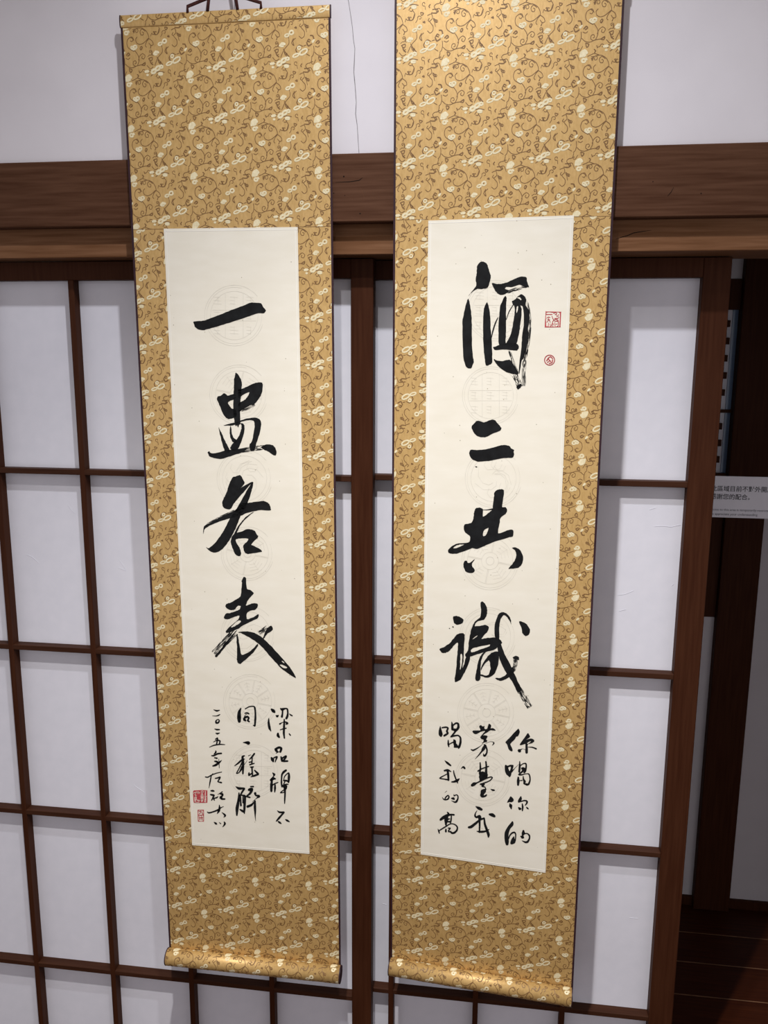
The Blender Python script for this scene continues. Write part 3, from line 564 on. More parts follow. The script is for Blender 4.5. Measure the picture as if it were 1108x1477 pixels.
LEFT_SEALS = [
 ('red square seal impression with pale carved strokes', (270, 1130, 24.62), [('P',[(212,275),(330,245),(530,235),(700,245),(718,270),(718,660),(690,685),(500,692),(260,690),(235,665),(222,600)])],
  [('S',[(228,350,25),(262,322,28),(300,320,28),(305,370,25)]),('S',[(300,330,25),(350,295,28),(380,310,28),(390,365,22)]),('S',[(375,310,25),(420,300,25),(445,350,22)]),
   ('S',[(270,400,28),(320,440,40),(300,540,45),(290,640,30)]),('S',[(330,430,22),(335,580,25),(440,610,45)]),('S',[(260,480,18),(262,600,18),(300,670,18),(430,660,20)]),
   ('S',[(530,260,22),(490,300,25),(530,338,22),(575,300,22),(545,258,18)]),('S',[(535,340,30),(530,420,90),(535,560,95),(520,650,30)]),
   ('S',[(630,280,22),(665,275,18)]),('S',[(648,290,22),(645,430,40),(650,520,45),(640,640,70)]),('S',[(610,470,22),(690,460,20)])]),
 ('small red upright seal impression', (270, 1130, 24.62), [('P',[(385,935),(575,935),(595,955),(597,1330),(575,1350),(400,1350),(380,1325),(372,960)],[(412,965),(560,965),(570,1100),(568,1320),(412,1322),(405,1150)]),
   ('S',[(430,1000,26),(480,975,24),(470,1040,26),(430,1080,24)]),('S',[(520,985,24),(530,1050,28),(555,1090,24)]),('S',[(400,1125,34),(490,1130,30),(580,1120,34)]),('S',[(430,1175,24),(440,1290,26)]),('S',[(440,1220,28),(540,1220,28)]),('S',[(500,1160,22),(495,1290,24)]),('S',[(550,1180,22),(545,1300,24)])], []),
]
LEFT_RINGS = [(338, 455, 43, 0), (344.5, 569, 42, 1), (353, 690, 40, 2), (357, 798.6, 38, 1), (358, 914, 39, 2), (361, 1012, 38.6, 3), (366, 1112, 37, 0)]
RIGHT_RINGS = [(716, 448, 43, 0), (708, 570.5, 41, 0), (712, 690, 41, 2), (707, 809, 41, 1), (704, 918, 41, 2), (702, 1028, 42, 3), (697, 1122, 40, 1)]

# ------------------------------------------------------------------ one repeat of the brocade, in units of 1/487 of its width, flower at 0,0
BROWN = [
 [(-38,12,9),(-25,38,10),(2,24,9)], [(-30,5,8),(-12,12,8)], [(-12,-32,8),(8,-30,10),(16,-10,10),(8,10,8)], [(-35,10,7),(-22,-8,8),(-8,2,7)],
 [(30,22,8),(48,4,9),(58,16,9),(40,26,8)], [(25,40,5),(45,48,5),(60,38,5)],
 [(14,38,5),(17,70,5),(10,100,5),(-4,115,5)], [(20,80,5),(42,100,5),(75,108,5),(113,95,5),(150,90,5)], [(150,92,8),(178,75,8),(172,95,8),(150,92,5)],
 [(113,95,5),(100,98,5),(82,86,5),(85,65,5),(102,60,5),(108,75,5),(96,82,5)],
 [(113,98,5),(130,60,5),(125,25,5),(105,-5,5),(90,-15,6)], [(125,58,5),(135,30,5),(160,12,5),(180,28,5),(168,50,5),(152,42,5),(158,28,5)],
 [(98,-80,5),(86,-104,5),(70,-104,5),(48,-90,5),(40,-62,5),(48,-34,5),(75,-15,5),(95,-5,5)], [(70,-104,5),(90,-92,5),(82,-74,5),(68,-80,5)],
 [(92,-142,9),(105,-152,10),(98,-132,9)], [(98,-145,5),(120,-162,5),(160,-165,5),(195,-145,5),(212,-115,5),(215,-90,5),(198,-72,5),(185,-42,5),(195,-30,5)],
 [(190,-140,5),(165,-158,5),(148,-140,5),(155,-118,5),(172,-116,5),(176,-132,5),(164,-138,5)],
 [(125,-105,5),(110,-88,5),(118,-62,5),(145,-52,5),(175,-62,5),(212,-92,5)], [(215,-90,5),(240,-72,5),(248,-48,5),(230,-40,5),(214,-60,5)],
 [(150,-38,8),(160,-32,8),(150,-14,9),(142,-22,6),(150,-38,5)], [(232,-45,5),(222,-20,7)],
 [(-170,-12,5),(-172,18,5),(-208,55,5),(-235,108,5)], [(-215,48,5),(-195,78,5),(-175,100,6)],
 [(-274,68,5),(-262,92,10),(-246,104,7)], [(-262,92,5),(-248,84,5)], [(-196,80,7),(-172,105,8),(-188,108,6),(-196,80,5)],
 [(205,50,8),(235,40,7),(228,66,8),(205,50,5)], [(278,60,7),(302,78,8),(288,84,6),(278,60,5)],
 [(48,112,7),(72,122,8),(58,142,8),(48,112,5)], [(-60,190,7),(-22,190,7),(-30,214,9),(-68,212,7)], [(-145,205,6),(-122,212,7),(-138,226,6),(-145,205,5)],
 [(0,118,5),(-8,150,5),(-34,156,5),(-48,172,5),(-34,196,5)], [(-75,155,7),(-85,168,8),(-78,178,6)],
 [(-65,40,5),(-95,28,6),(-120,60,8),(-100,88,8),(-76,72,8),(-86,50,6)], [(-60,36,5),(-40,30,5)],
 [(-135,-18,5),(-150,12,6),(-132,32,6),(-140,0,5),(-120,-20,5)],
 [(-95,-132,5),(-66,-142,5),(-58,-112,5),(-78,-92,5),(-54,-62,5),(-54,-32,5),(-74,-16,5),(-94,-32,5)], [(-80,-115,5),(-90,-100,5),(-78,-92,5)],
 [(-128,-92,8),(-112,-86,10),(-118,-98,7)], [(-52,-112,6),(-34,-98,7),(-28,-84,6),(-46,-94,6),(-52,-112,5)],
 [(108,155,7),(120,165,8),(112,178,7)], [(125,130,6),(132,148,7)], [(-230,188,5),(-215,170,5),(-200,178,5),(-206,195,5),(-222,192,5)],
 [(-205,185,5),(-185,215,5),(-198,250,5),(-225,255,5),(-232,235,5)], [(-270,180,5),(-235,160,5),(-200,150,5),(-160,158,6)], [(65,200,5),(90,190,5),(112,182,5),(150,195,5)],
 [(-150,-60,5),(-172,-40,5),(-172,-15,5)], [(-20,60,5),(-45,85,5),(-15,105,5)], [(190,95,5),(215,120,5),(240,108,5)],
]
def ringpts(cx, cy, a, b_, w, rot=0.0, n=9):
    o = []
    for k in range(n + 1):
        t = 2 * math.pi * k / n
        x = a * math.cos(t); y = b_ * math.sin(t)
        o.append((cx + x * math.cos(rot) - y * math.sin(rot), cy + x * math.sin(rot) + y * math.cos(rot), w))
    return o
CREAM = [
 ringpts(80,-34,9,7,7), ringpts(104,-36,13,10,9), [(72,-26,8),(92,-16,9),(110,-24,8)],
 ringpts(-185,-40,16,9,8,-.3), ringpts(-150,-58,15,13,9,-.3),
 [(-240,28,9),(-222,14,16),(-204,18,14)], [(-232,34,8),(-214,32,9)],
 ringpts(-95,48,11,11,7), ringpts(-120,98,24,10,8,-.35), ringpts(-62,76,32,15,9,-.5),
 ringpts(-245,148,18,12,12,-.5), ringpts(-212,128,20,12,11,-.6), ringpts(-185,118,14,9,9), ringpts(-192,168,15,7,10),
 [(-310,148,14),(-290,146,15)], [(-298,172,12),(-292,172,12)],
 [(16,200,12),(24,178,20),(44,166,22),(58,176,16)], [(30,196,16),(46,190,18)], ringpts(40,226,13,11,10), [(56,212,8),(62,220,9)],
 [(8,10,14),(18,0,10)],
]
def curl(cx, cy, r, a0, sgn, tail):
    o = [(cx + tail[0], cy + tail[1], 4)]
    for k in range(9):
        a = a0 + sgn * k * 0.72; rr = r * (1 - k / 10.5)
        o.append((cx + rr * math.cos(a), cy + rr * math.sin(a), 4.5))
    return o
BROWN += [curl(-150,-118,19,2.6,1,(-30,30)), curl(205,142,18,.4,-1,(28,-20)), curl(-120,150,17,1.2,1,(10,40)), curl(165,135,16,3.0,1,(-34,8)),
          curl(-20,-160,18,-.6,-1,(30,26)), curl(-215,-120,17,.2,1,(26,-26)), curl(225,10,17,2.2,-1,(-26,26)), curl(5,150,14,0,1,(24,-18)),
          curl(-265,10,16,1.0,-1,(20,30)), curl(-30,-90,14,3.4,1,(-6,34)), curl(120,215,16,-1.2,1,(-30,-12)), curl(255,-130,17,2.9,-1,(-24,26))]
TW, TH, TU = 0.1210, 0.0895, 0.1210 / 487.0
# ------------------------------------------------------------------ hanging scrolls
def catmull(pts, closed, n):
    out = []
    L = len(pts)
    rng = range(L) if closed else range(L - 1)
    for i in rng:
        if closed:
            p0, p1, p2, p3 = pts[(i - 1) % L], pts[i], pts[(i + 1) % L], pts[(i + 2) % L]
        else:
            p0, p1, p2, p3 = pts[max(i - 1, 0)], pts[i], pts[i + 1], pts[min(i + 2, L - 1)]
        for k in range(n):
            t = k / n
            # three quarters spline, one quarter chord: smooth runs, crisp corners
            q = [0.75 * (0.5 * (2 * p1[d] + (-p0[d] + p2[d]) * t + (2 * p0[d] - 5 * p1[d] + 4 * p2[d] - p3[d]) * t * t
                                + (-p0[d] + 3 * p1[d] - 3 * p2[d] + p3[d]) * t ** 3))
                 + 0.25 * (p1[d] + (p2[d] - p1[d]) * t) for d in range(len(p1))]
            out.append(tuple(q))
    if not closed: out.append(tuple(pts[-1]))
    return out

def ribbon(path, n=3, cap=True):
    """outline polygon list (convex quads) of a stroke with varying width"""
    p = catmull(path, False, n)
    quads = []; L = []; R = []
    m_ = len(p)
    for i in range(m_):
        a = p[max(i - 1, 0)]; c = p[min(i + 1, m_ - 1)]
        dx, dy = c[0] - a[0], c[1] - a[1]
        d = math.hypot(dx, dy) or 1.0
        nx, ny = -dy / d, dx / d
        w = max(p[i][2], 1.0) / 2
        L.append((p[i][0] + nx * w, p[i][1] + ny * w)); R.append((p[i][0] - nx * w, p[i][1] - ny * w))
    for i in range(m_ - 1):
        quads.append([L[i], L[i + 1], R[i + 1], R[i]])
    if cap:
        for i in range(m_):
            if i in (0, m_ - 1) or (i % n == 0):
                w = max(p[i][2], 1.0) / 2
                quads.append([(p[i][0] + w * math.cos(k * math.pi / 4), p[i][1] + w * math.sin(k * math.pi / 4)) for k in range(8)])
    return quads

def streaks(path, w, rnd):
    p = catmull([(x, y, 0) for x, y in path], False, 8)
    n = max(5, int(w / 4.2))
    quads = []
    for i in range(n):
        off = (-0.5 + (i + 0.5) / n) * w + rnd.uniform(-1, 1)
        k = int(rnd.random() * 4)
        while k < len(p) - 1:
            run = int(rnd.uniform(2, 10)); e = min(len(p) - 1, k + run)
            sw = rnd.uniform(0.5, 1.5) * w / n * 0.42
            for j in range(k, e):
                a, c = p[j], p[j + 1]
                dx, dy = c[0] - a[0], c[1] - a[1]; d = math.hypot(dx, dy) or 1
                nx, ny = -dy / d, dx / d
                s1 = sw * (0.5 if j == k else 1); s2 = sw * (0.4 if j == e - 1 else 1)
                quads.append([(a[0] + nx * (off + s1), a[1] + ny * (off + s1)), (c[0] + nx * (off + s2), c[1] + ny * (off + s2)),
                              (c[0] + nx * (off - s2), c[1] + ny * (off - s2)), (a[0] + nx * (off - s1), a[1] + ny * (off - s1))])
            k = e + int(rnd.uniform(1, 4))
    return quads

def marks_polys(marks, rnd, jitter=2.0, sw=1.0):
    polys = []                                  # list of (points, tri index list)
    for mk in marks:
        if mk[0] == 'S':
            for q in ribbon([(x, y, w * sw) for x, y, w in mk[1]], 4): polys.append((q, None))
        elif mk[0] == 'D':
            for q in streaks(mk[1], mk[2], rnd): polys.append((q, None))
        else:
            loops = []
            for lp in mk[1:]:
                s = catmull(lp, True, 4)
                s = [(x + rnd.uniform(-jitter, jitter), y + rnd.uniform(-jitter, jitter)) for x, y in s]
                loops.append([Vector((x, y, 0)) for x, y in s])
            tris = tessellate_polygon(loops)
            flat = [(v.x, v.y) for lp in loops for v in lp]
            polys.append((flat, tris))
    return polys

def clip_rect(poly, x0, x1, y0, y1):
    def cl(pts, inside, inter):
        o = []
        for i in range(len(pts)):
            a, c = pts[i - 1], pts[i]
            ia, ic = inside(a), inside(c)
            if ia != ic: o.append(inter(a, c))
            if ic: o.append(c)
        return o
    def ix(v): return lambda a, c: (v, a[1] + (c[1] - a[1]) * (v - a[0]) / (c[0] - a[0]))
    def iy(v): return lambda a, c: (a[0] + (c[0] - a[0]) * (v - a[1]) / (c[1] - a[1]), v)
    for f, g in ((lambda p: p[0] >= x0, ix(x0)), (lambda p: p[0] <= x1, ix(x1)), (lambda p: p[1] >= y0, iy(y0)), (lambda p: p[1] <= y1, iy(y1))):
        poly = cl(poly, f, g)
        if len(poly) < 3: return None
    return poly

BROWN_Q = [q for s in BROWN for q in ribbon([(x, y, w * 0.95) for x, y, w in s], 3, False)]
CREAM_Q = [q for s in CREAM for q in ribbon([(x, y, w * 1.3) for x, y, w in s], 2, len(s) < 5)]

class Scroll:
    W = 0.3965
    def __init__(s, x_top, x_bot, z_top, z_bot, yl_bot, yr_bot, y_top):
        s.xt, s.xb, s.zt, s.zb = x_top, x_bot, z_top, z_bot
        s.yl, s.yr, s.yt = yl_bot, yr_bot, y_top
        s.H = z_top - z_bot
    def t(s, z): return (s.zt - z) / s.H
    def x0(s, z): return s.xt + (s.xb - s.xt) * s.t(z)
    def y(s, x, z):
        t = min(max(s.t(z), 0), 1); u = (x - s.x0(z)) / s.W
        return s.yt + ((s.yl - s.yt) * (1 - u) + (s.yr - s.yt) * u) * t * t
    def P(s, u, v, off=0.0):
        """u metres from the left edge, v metres below the top"""
        z = s.zt - v; x = s.x0(z) + u
        return Vector((x, s.y(x, z) - off, z))
    def from_px(s, px, py, off=0.0):
        y = s.yt
        for _ in range(6):
            p = hit_y(px, py, y - off)
            y = s.y(p.x, p.z)
        return hit_y(px, py, y - off)
    def uv(s, px, py):
        p = s.from_px(px, py)
        return p.x - s.x0(p.z), s.zt - p.z

def sheet_mesh(S, u0, u1, v0, v1, o_front, o_back, nu, nv, uvfun=None):
    vv = []; ff = []
    f = uvfun or (lambda a, b_: (u0 + (u1 - u0) * a, v0 + (v1 - v0) * b_))
    for off in (o_front, o_back):
        for j in range(nv + 1):
            for i in range(nu + 1):
                u, v = f(i / nu, j / nv)
                vv.append(S.P(u, v, off))
    n = (nu + 1) * (nv + 1)
    g = lambda i, j, k: k * n + j * (nu + 1) + i
    for j in range(nv):
        for i in range(nu):
            ff.append((g(i, j, 0), g(i, j + 1, 0), g(i + 1, j + 1, 0), g(i + 1, j, 0)))
            ff.append((g(i, j, 1), g(i + 1, j, 1), g(i + 1, j + 1, 1), g(i, j + 1, 1)))
    for i in range(nu):
        ff.append((g(i, 0, 0), g(i + 1, 0, 0), g(i + 1, 0, 1), g(i, 0, 1)))
        ff.append((g(i, nv, 0), g(i, nv, 1), g(i + 1, nv, 1), g(i + 1, nv, 0)))
    for j in range(nv):
        ff.append((g(0, j, 0), g(0, j, 1), g(0, j + 1, 1), g(0, j + 1, 0)))
        ff.append((g(nu, j, 0), g(nu, j + 1, 0), g(nu, j + 1, 1), g(nu, j, 1)))
    return vv, ff

def polys_to_mesh(name, polys, conv, mat, parent, kind=None):
    vv = []; ff = []
    for pts, tris in polys:
        b0 = len(vv)
        vv += [conv(x, y) for x, y in pts]
        if tris is None: ff.append(tuple(range(b0, b0 + len(pts))))
        else: ff += [tuple(b0 + i for i in t_) for t_ in tris]
    return mesh_world(name, vv, ff, mat, parent, kind)

def build_scroll(S, label, paper, phases, flip_sides, big, small, seals, rings, roller_px, seed):
    rnd = random.Random(seed)
    r = root('hanging_scroll', (S.xb + S.W / 2, (S.yl + S.yr) / 2, S.zb), label, 'scroll', group='pair of hanging calligraphy scrolls')
    vv, ff = sheet_mesh(S, 0, S.W, 0.004, S.H + 0.014, 0.0, -0.0010, 16, 60)
    cloth = mesh_world('brocade_backing', vv, ff, M['brocade_gold'], r, smooth=False)
    # paper corners in uv
    (tl, tr, bl, br) = [S.uv(*p) for p in paper]
    pv0 = (tl[1] + tr[1]) / 2; pv1 = (bl[1] + br[1]) / 2
    # woven pattern, block by block (each block of cloth is cut and turned separately)
    blocks = [(0.0028, S.W - 0.0028, 0.0225, pv0 - 0.0, phases[0], False),
              (0.0028, tl[0] + 0.002, pv0, pv1, phases[1], flip_sides),
              (tr[0] - 0.002, S.W - 0.0028, pv0, pv1, phases[2], flip_sides),
              (0.0028, S.W - 0.0028, pv1, S.H + 0.004, phases[3], False)]
    for nm, quads, mat, off in (('woven_vines', BROWN_Q, 'brocade_brown', 0.00022), ('woven_flowers', CREAM_Q, 'brocade_cream', 0.00030)):
        vv = []; ff = []
        for (u0, u1, v0, v1, ph, flip) in blocks:
            pu, pv = S.uv(*ph)
            sgn = -1 if flip else 1
            for ci in range(-6, 7):
                for ri in range(-40, 41):
                    ou = pu + ci * TW; ov = pv + ri * TH - ci * 0.0022
                    if ou < u0 - TW or ou > u1 + TW or ov < v0 - TH * 1.2 or ov > v1 + TH * 1.2: continue
                    for q in quads:
                        pts = [(ou + sgn * x * TU, ov + sgn * y * TU) for x, y in q]
                        if not (u0 < min(p[0] for p in pts) and max(p[0] for p in pts) < u1 and v0 < min(p[1] for p in pts) and max(p[1] for p in pts) < v1):
                            pts = clip_rect(pts, u0, u1, v0, v1)
                            if not pts: continue
                        b0 = len(vv)
                        vv += [S.P(u, v, off + 9e-6 * (len(ff) % 7)) for u, v in pts]
                        ff.append(tuple(range(b0, b0 + len(pts))))
        mesh_world(nm, vv, ff, M[mat], cloth, 'stuff')
    # seams between the cloth blocks
    for v in (pv0, pv1):
        for u0, u1 in ((0.003, tl[0]), (tr[0], S.W - 0.003)):
            vv, ff = sheet_mesh(S, u0, u1, v - 0.0004, v + 0.0004, 0.00035, -0.0002, 4, 1)
            mesh_world('seam', vv, ff, M['brocade_brown'], cloth)
    # dark bound edges
    for u0, u1 in ((-0.0012, 0.0026), (S.W - 0.0026, S.W + 0.0012)):
        vv, ff = sheet_mesh(S, u0, u1, 0.006, S.H + 0.008, 0.0007, -0.0012, 1, 60)
        mesh_world('edge_binding', vv, ff, M['edge_purple'], r)
    # top batten: half-round stave in cloth with dark ends
    a = S.P(0.0, 0.0105); e = S.P(S.W, 0.0105)
    prof = [(0.0022 * math.sin(t_) + 0.0008, 0.0105 * math.cos(t_)) for t_ in [math.pi * k / 10 for k in range(11)]]
    vv = []; ff = []
    for q in (a, e):
        for d, h in prof: vv.append(q + Vector((0, -d, h)))
        vv.append(q + Vector((0, 0.0022, -0.0105))); vv.append(q + Vector((0, 0.0022, 0.0105)))
    n = len(prof) + 2
    for k in range(n): ff.append((k, n + k, n + (k + 1) % n, (k + 1) % n))
    ff.append(tuple(range(n))); ff.append(tuple(range(n, 2 * n))[::-1])
    bat = mesh_world('top_batten', vv, ff, M['brocade_gold'], r)
    for q, s in ((a, -1), (e, 1)):
        vv2 = []; ff2 = []
        for dx in (0.0, 0.0022 * s):
            for d, h in prof: vv2.append(q + Vector((dx, -d * 1.04, h * 1.04)))
            vv2.append(q + Vector((dx, 0.0024, -0.011))); vv2.append(q + Vector((dx, 0.0024, 0.011)))
        for k in range(n): ff2.append((k, n + k, n + (k + 1) % n, (k + 1) % n))
        ff2.append(tuple(range(n))); ff2.append(tuple(range(n, 2 * n))[::-1])
        mesh_world('end_cap', vv2, ff2, M['edge_purple'], bat)
    # woven pattern on the batten face
    pu, pv = S.uv(*phases[0])
    for nm, quads, mat, off in (('woven_vines', BROWN_Q, 'brocade_brown', 0.0003), ('woven_flowers', CREAM_Q, 'brocade_cream', 0.0004)):
        vv = []; ff = []
        for ci in range(-5, 6):
            for ri in range(-6, 2):
                ou = pu + 0.05 + ci * TW; ov = pv + 0.013 + ri * TH
                for q in quads:
                    pts = clip_rect([(ou + x * TU, ov + y * TU) for x, y in q], 0.0005, S.W - 0.0005, 0.0012, 0.0198)
                    if not pts: continue
                    b0 = len(vv)
                    for u, v in pts:
                        h = 0.0105 - v; c_ = max(-1.0, min(1.0, h / 0.0105))
                        d = 0.0022 * math.sqrt(max(0.0, 1 - c_ * c_)) + 0.0008 + off
                        vv.append(S.P(u, 0.0105) + Vector((0, -d, h)))
                    ff.append(tuple(range(b0, b0 + len(pts))))
        mesh_world(nm, vv, ff, M[mat], bat, 'stuff')
    # roller at the foot
    RR = 0.0185
    ends = []
    for (px, py), yy in zip(roller_px, (S.yl, S.yr)):
        ends.append(hit_y(px, py, yy - 0.012))
    A, B = ends
    zc = (A.z + B.z) / 2
    ax = (B - A).normalized()
    side = Vector((ax.y, -ax.x, 0)).normalized()      # toward the viewer
    if side.y > 0: side = -side
    up = Vector((0, 0, 1))
    ln = (B - A).length
    def RP(l, ang, rad=RR): return A + ax * l + (side * math.cos(ang) + up * math.sin(ang)) * rad
    NS = 40; vv = []; ff = []
    for l in (0.0, ln):
        for k in range(NS): vv.append(RP(l, 2 * math.pi * k / NS))
    for k in range(NS): ff.append((k, (k + 1) % NS, NS + (k + 1) % NS, NS + k))
    ff.append(tuple(range(NS))); ff.append(tuple(range(NS, 2 * NS))[::-1])
    rol = mesh_world('roller', vv, ff, M['brocade_gold'], r)
    for p in rol.data.polygons:
        p.use_smooth = len(p.vertices) == 4
    for l0, l1 in ((-0.0022, 0.0), (ln, ln + 0.0022)):
        vv = []; ff = []
        for l in (l0, l1):
            for k in range(NS): vv.append(RP(l, 2 * math.pi * k / NS, RR + 0.0004))
        for k in range(NS): ff.append((k, (k + 1) % NS, NS + (k + 1) % NS, NS + k))
        ff.append(tuple(range(NS))); ff.append(tuple(range(NS, 2 * NS))[::-1])
        mesh_world('end_disc', vv, ff, M['edge_purple'], rol)
    circ = 2 * math.pi * RR
    for nm, quads, mat, off in (('woven_vines', BROWN_Q, 'brocade_brown', 0.00035), ('woven_flowers', CREAM_Q, 'brocade_cream', 0.00045)):
        vv = []; ff = []
        for ci in range(-1, 6):
            for ri in range(-1, 3):
                ou = 0.012 + ci * TW; ov = 0.050 + ri * TH
                for q in quads:
                    pts = clip_rect([(ou + x * TU, ov + y * TU) for x, y in q], 0.0005, ln - 0.0005, 0.0, circ)
                    if not pts: continue
                    b0 = len(vv)
                    vv += [RP(u, 2.0 - v / RR, RR + off + 9e-6 * (len(ff) % 7)) for u, v in pts]
                    ff.append(tuple(range(b0, b0 + len(pts))))
        mesh_world(nm, vv, ff, M[mat], rol, 'stuff')
    # paper panel
    def puv(a_, b_):
        u = (tl[0] * (1 - a_) + tr[0] * a_) * (1 - b_) + (bl[0] * (1 - a_) + br[0] * a_) * b_
        v = (tl[1] * (1 - a_) + tr[1] * a_) * (1 - b_) + (bl[1] * (1 - a_) + br[1] * a_) * b_
        return u, v
    vv, ff = sheet_mesh(S, 0, 0, 0, 0, 0.0010, 0.0004, 12, 48, puv)
    paper_o = mesh_world('paper_panel', vv, ff, M['rice_paper'], r)
    # thin mounting line just inside the paper's edge
    pw = tr[0] - tl[0]; ph_ = pv1 - pv0
    du = 0.0042 / pw; dv = 0.0042 / ph_; lu = 0.0011 / pw; lv = 0.0011 / ph_
    for (a0, a1, b0_, b1_) in ((0, 1, dv, dv + lv), (0, 1, 1 - dv - lv, 1 - dv), (du, du + lu, 0, 1), (1 - du - lu, 1 - du, 0, 1)):
        f = lambda a_, b_, a0=a0, a1=a1, b0_=b0_, b1_=b1_: puv(a0 + (a1 - a0) * a_, b0_ + (b1_ - b0_) * b_)
        vv, ff = sheet_mesh(S, 0, 0, 0, 0, 0.00125, 0.0009, 8 if a1 == 1 and a0 == 0 else 1, 40 if b1_ == 1 and b0_ == 0 else 1, f)
        mesh_world('border_line', vv, ff, M['paper_edge'], paper_o)
    # printed roundels, faint grey, under the ink
    for cx, cy, rad, kind in rings:
        st = []
        def circ_(rr, w, a0=0.0, a1=2 * math.pi, n=30):
            return [(cx + rr * math.cos(a0 + (a1 - a0) * k / n), cy + 1.02 * rr * math.sin(a0 + (a1 - a0) * k / n), w) for k in range(n + 1)]
        st.append(circ_(rad, 0.55, 0.3, 5.6)); st.append(circ_(rad * 0.93, 0.4, -0.4, 5.0))
        st.append(circ_(rad * 0.80, 0.5))
        ni = {0: 0, 1: 4, 2: 0, 3: 8}[kind]
        if kind == 0:
            for o in (-0.30, 0.30):
                st.append([(cx + o * rad, cy - 0.74 * rad, .5), (cx + o * rad, cy + 0.74 * rad, .5)])
                st.append([(cx - 0.74 * rad, cy + o * rad * .6, .5), (cx + 0.74 * rad, cy + o * rad * .6, .5)])
            for gx in (-.55, 0, .55):
                for gy in (-.5, 0, .5):
                    for k in range(3):
                        st.append([(cx + (gx - .14) * rad, cy + (gy - .12 + .11 * k) * rad, .4), (cx + (gx + .14 * rnd.random()) * rad, cy + (gy - .1 + .11 * k) * rad, .4)])
                    st.append([(cx + gx * rad, cy + (gy - .14) * rad, .4), (cx + gx * rad, cy + (gy + .14) * rad, .4)])
        elif kind == 2:
            for k in range(5):
                a0 = rnd.uniform(0, 6.28)
                st.append([(cx + rad * (.15 + .13 * j) * math.cos(a0 + .55 * j), cy + rad * (.15 + .13 * j) * math.sin(a0 + .55 * j), .5) for j in range(5)])
                st.append([(cx + rad * .5 * math.cos(a0) + rad * .2 * math.cos(j), cy + rad * .5 * math.sin(a0) + rad * .2 * math.sin(j), .4) for j in range(5)])
        else:
            st.append(circ_(rad * 0.30, 0.5)); st.append(circ_(rad * 0.14, 0.8))
            for k in range(ni):
                an = 0.2 + 2 * math.pi * k / ni
                for da in (-0.06, 0.06):
                    st.append([(cx + rad * .30 * math.cos(an + da), cy + rad * .30 * math.sin(an + da), .5), (cx + rad * .79 * math.cos(an + da / 3), cy + rad * .79 * math.sin(an + da / 3), .5)])
                am = an + math.pi / ni
                for j in range(3):
                    rr = .42 + .12 * j; sp = .32 * 4 / ni if ni == 8 else .42
                    st.append([(cx + rad * rr * math.cos(am - sp), cy + rad * rr * math.sin(am - sp), .4), (cx + rad * (rr + .05) * math.cos(am), cy + rad * (rr + .05) * math.sin(am), .4), (cx + rad * rr * math.cos(am + sp), cy + rad * rr * math.sin(am + sp), .4)])
                st.append([(cx + rad * .4 * math.cos(am), cy + rad * .4 * math.sin(am), .4), (cx + rad * .74 * math.cos(am), cy + rad * .74 * math.sin(am), .4)])
        polys = []
        for s_ in st:
            p = s_; q0 = []
            for i in range(len(p)):
                a_ = p[max(i - 1, 0)]; c_ = p[min(i + 1, len(p) - 1)]
                dx, dy = c_[0] - a_[0], c_[1] - a_[1]; d = math.hypot(dx, dy) or 1
                nx, ny = -dy / d * p[i][2] / 2, dx / d * p[i][2] / 2
                q0.append(((p[i][0] + nx, p[i][1] + ny), (p[i][0] - nx, p[i][1] - ny)))
            for i in range(len(p) - 1):
                polys.append(([q0[i][0], q0[i + 1][0], q0[i + 1][1], q0[i][1]], None))
        polys_to_mesh('printed_roundel', polys, lambda x, y: S.from_px(x, y, 0.00118), M['watermark'], paper_o)
    # brushed characters
    for glyphs, jit in ((big, 2.2), (small, 1.5)):
        for (ox, oy, sc), marks in glyphs:
            polys = marks_polys(marks, rnd, jit, 1.22 if jit < 2 else 1.0)
            polys_to_mesh('ink_character', polys, lambda x, y: S.from_px(ox + x / sc, oy + y / sc, 0.0014), M['ink'], paper_o)
    for lab, (ox, oy, sc), red, pale in seals:
        polys = marks_polys(red, rnd, 1.0)
        o = polys_to_mesh('seal_impression', polys, lambda x, y: S.from_px(ox + x / sc, oy + y / sc, 0.0014), M['seal_red'], paper_o)
        o['label'] = lab
        if pale:
            polys = marks_polys(pale, rnd, 1.0)
            o2 = polys_to_mesh('seal_carving', polys, lambda x, y: S.from_px(ox + x / sc, oy + y / sc, 0.0017), M['seal_pale'], paper_o)
            o2['label'] = 'pale carved strokes within the red seal'
    return r

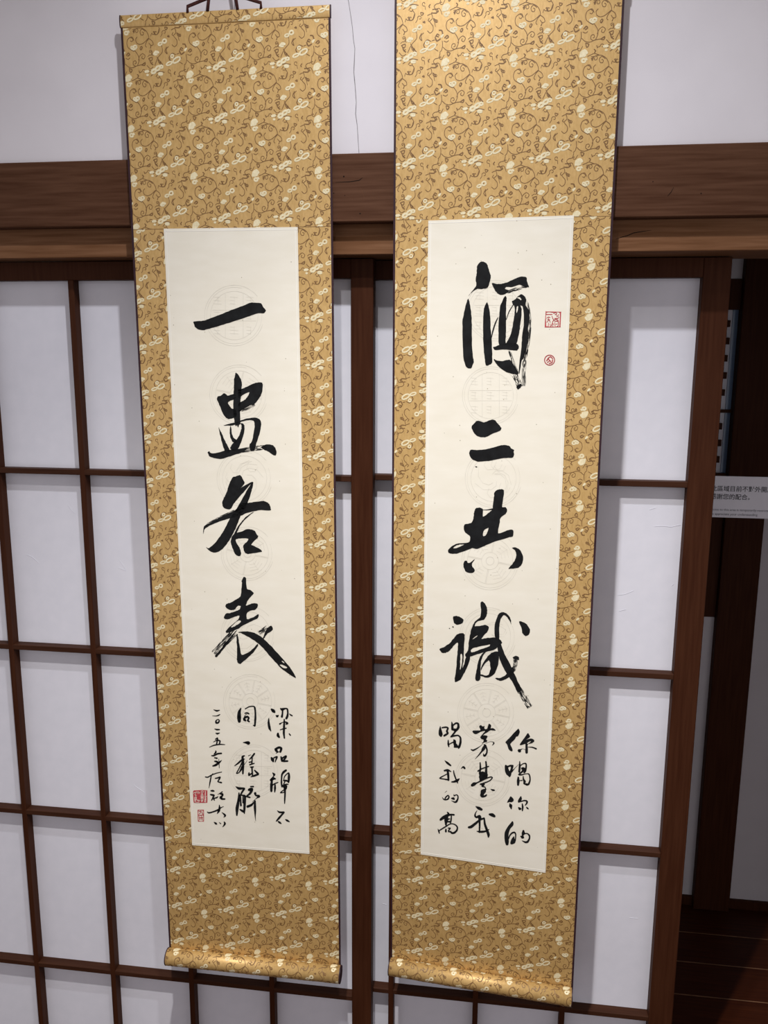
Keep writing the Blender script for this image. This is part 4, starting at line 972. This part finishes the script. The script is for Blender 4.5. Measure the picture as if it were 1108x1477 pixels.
YT = -0.078
SL = Scroll(0.3795, 0.3910, 2.0850 + Z0, 0.1338 + Z0, -0.0795, -0.0795, YT)
SR = Scroll(0.8949, 0.8974, 2.1120 + Z0, 0.1344 + Z0, -0.0460, -0.0800, YT)
scroll_l = build_scroll(SL, 'scroll with one slanting stroke as top character and two red seals near its foot',
    [(236.5, 330), (429.6, 327.5), (277.4, 1218.7), (446.6, 1231.3)],
    [(271.6, 217.9), (248.5, 672.0), (499.0, 633.0), (285.5, 1237.0)], False,
    LEFT_BIG, LEFT_SMALL, LEFT_SEALS, LEFT_RINGS, [(242.5, 1379.5), (490.5, 1405.5)], 11)
scroll_r = build_scroll(SR, 'scroll with red square seal and round seal beside its topmost large brushed character',
    [(618, 318.3), (828, 310.6), (606.9, 1232), (787, 1258.6)],
    [(633.0, 205.0), (573.0, 717.0), (845.0, 700.0), (637.7, 1305.7)], True,
    RIGHT_BIG, RIGHT_SMALL, RIGHT_SEALS, RIGHT_RINGS, [(563.2, 1394.0), (824.3, 1438.5)], 23)

# cords and hook of the scrolls
def hanger(S, r, slack):
    c = S.P(S.W / 2, 0.0)
    pts = lambda *q: [Vector((c.x + u, c.y - 0.001, c.z + h)) for u, h in q]
    tube('hanging_cord', pts((-0.068, -0.002), (-0.068, 0.009), (-0.030, 0.021), (-0.002, 0.029), (0.0, 0.029), (0.03, 0.022), (0.071, 0.009), (0.071, -0.002)), 0.0030, M['cord'], r)
    tube('hanging_loop', pts((-0.030, -0.001), (-0.027, 0.02), (-0.016, 0.075), (-0.004, 0.118), (0.0, 0.124), (0.004, 0.118), (0.016, 0.075), (0.024, 0.02), (0.027, -0.001)), 0.0030, M['cord'], r)
hanger(SL, scroll_l, 0); hanger(SR, scroll_r, 0)
for S, lab in ((SL, 'thin steel wall hook holding the loop of the scroll topped by one slanting stroke'), (SR, 'thin steel wall hook holding the loop of the scroll with the round seal')):
    c = S.P(S.W / 2, 0.0)
    h = root('wall_hook', (c.x + 0.0, YW, c.z + 0.118), lab, 'hook', group='wall hooks above the scrolls')
    yy = c.y
    tube('shank', [Vector((c.x, YW + 0.001, c.z + 0.119)), Vector((c.x, yy - 0.006, c.z + 0.119)), Vector((c.x, yy - 0.0065, c.z + 0.130))], 0.0016, M['steel'], h)
    box('plate', (c.x - 0.006, YW - 0.002, c.z + 0.105), (c.x + 0.006, YW, c.z + 0.140), M['steel'], h, 0.0006)
    tube('wire', [Vector((c.x + 0.014, YW - 0.0035, c.z + 0.105)), Vector((c.x + 0.0145, YW - 0.0035, c.z - 0.02))], 0.0007, M['steel'], h)
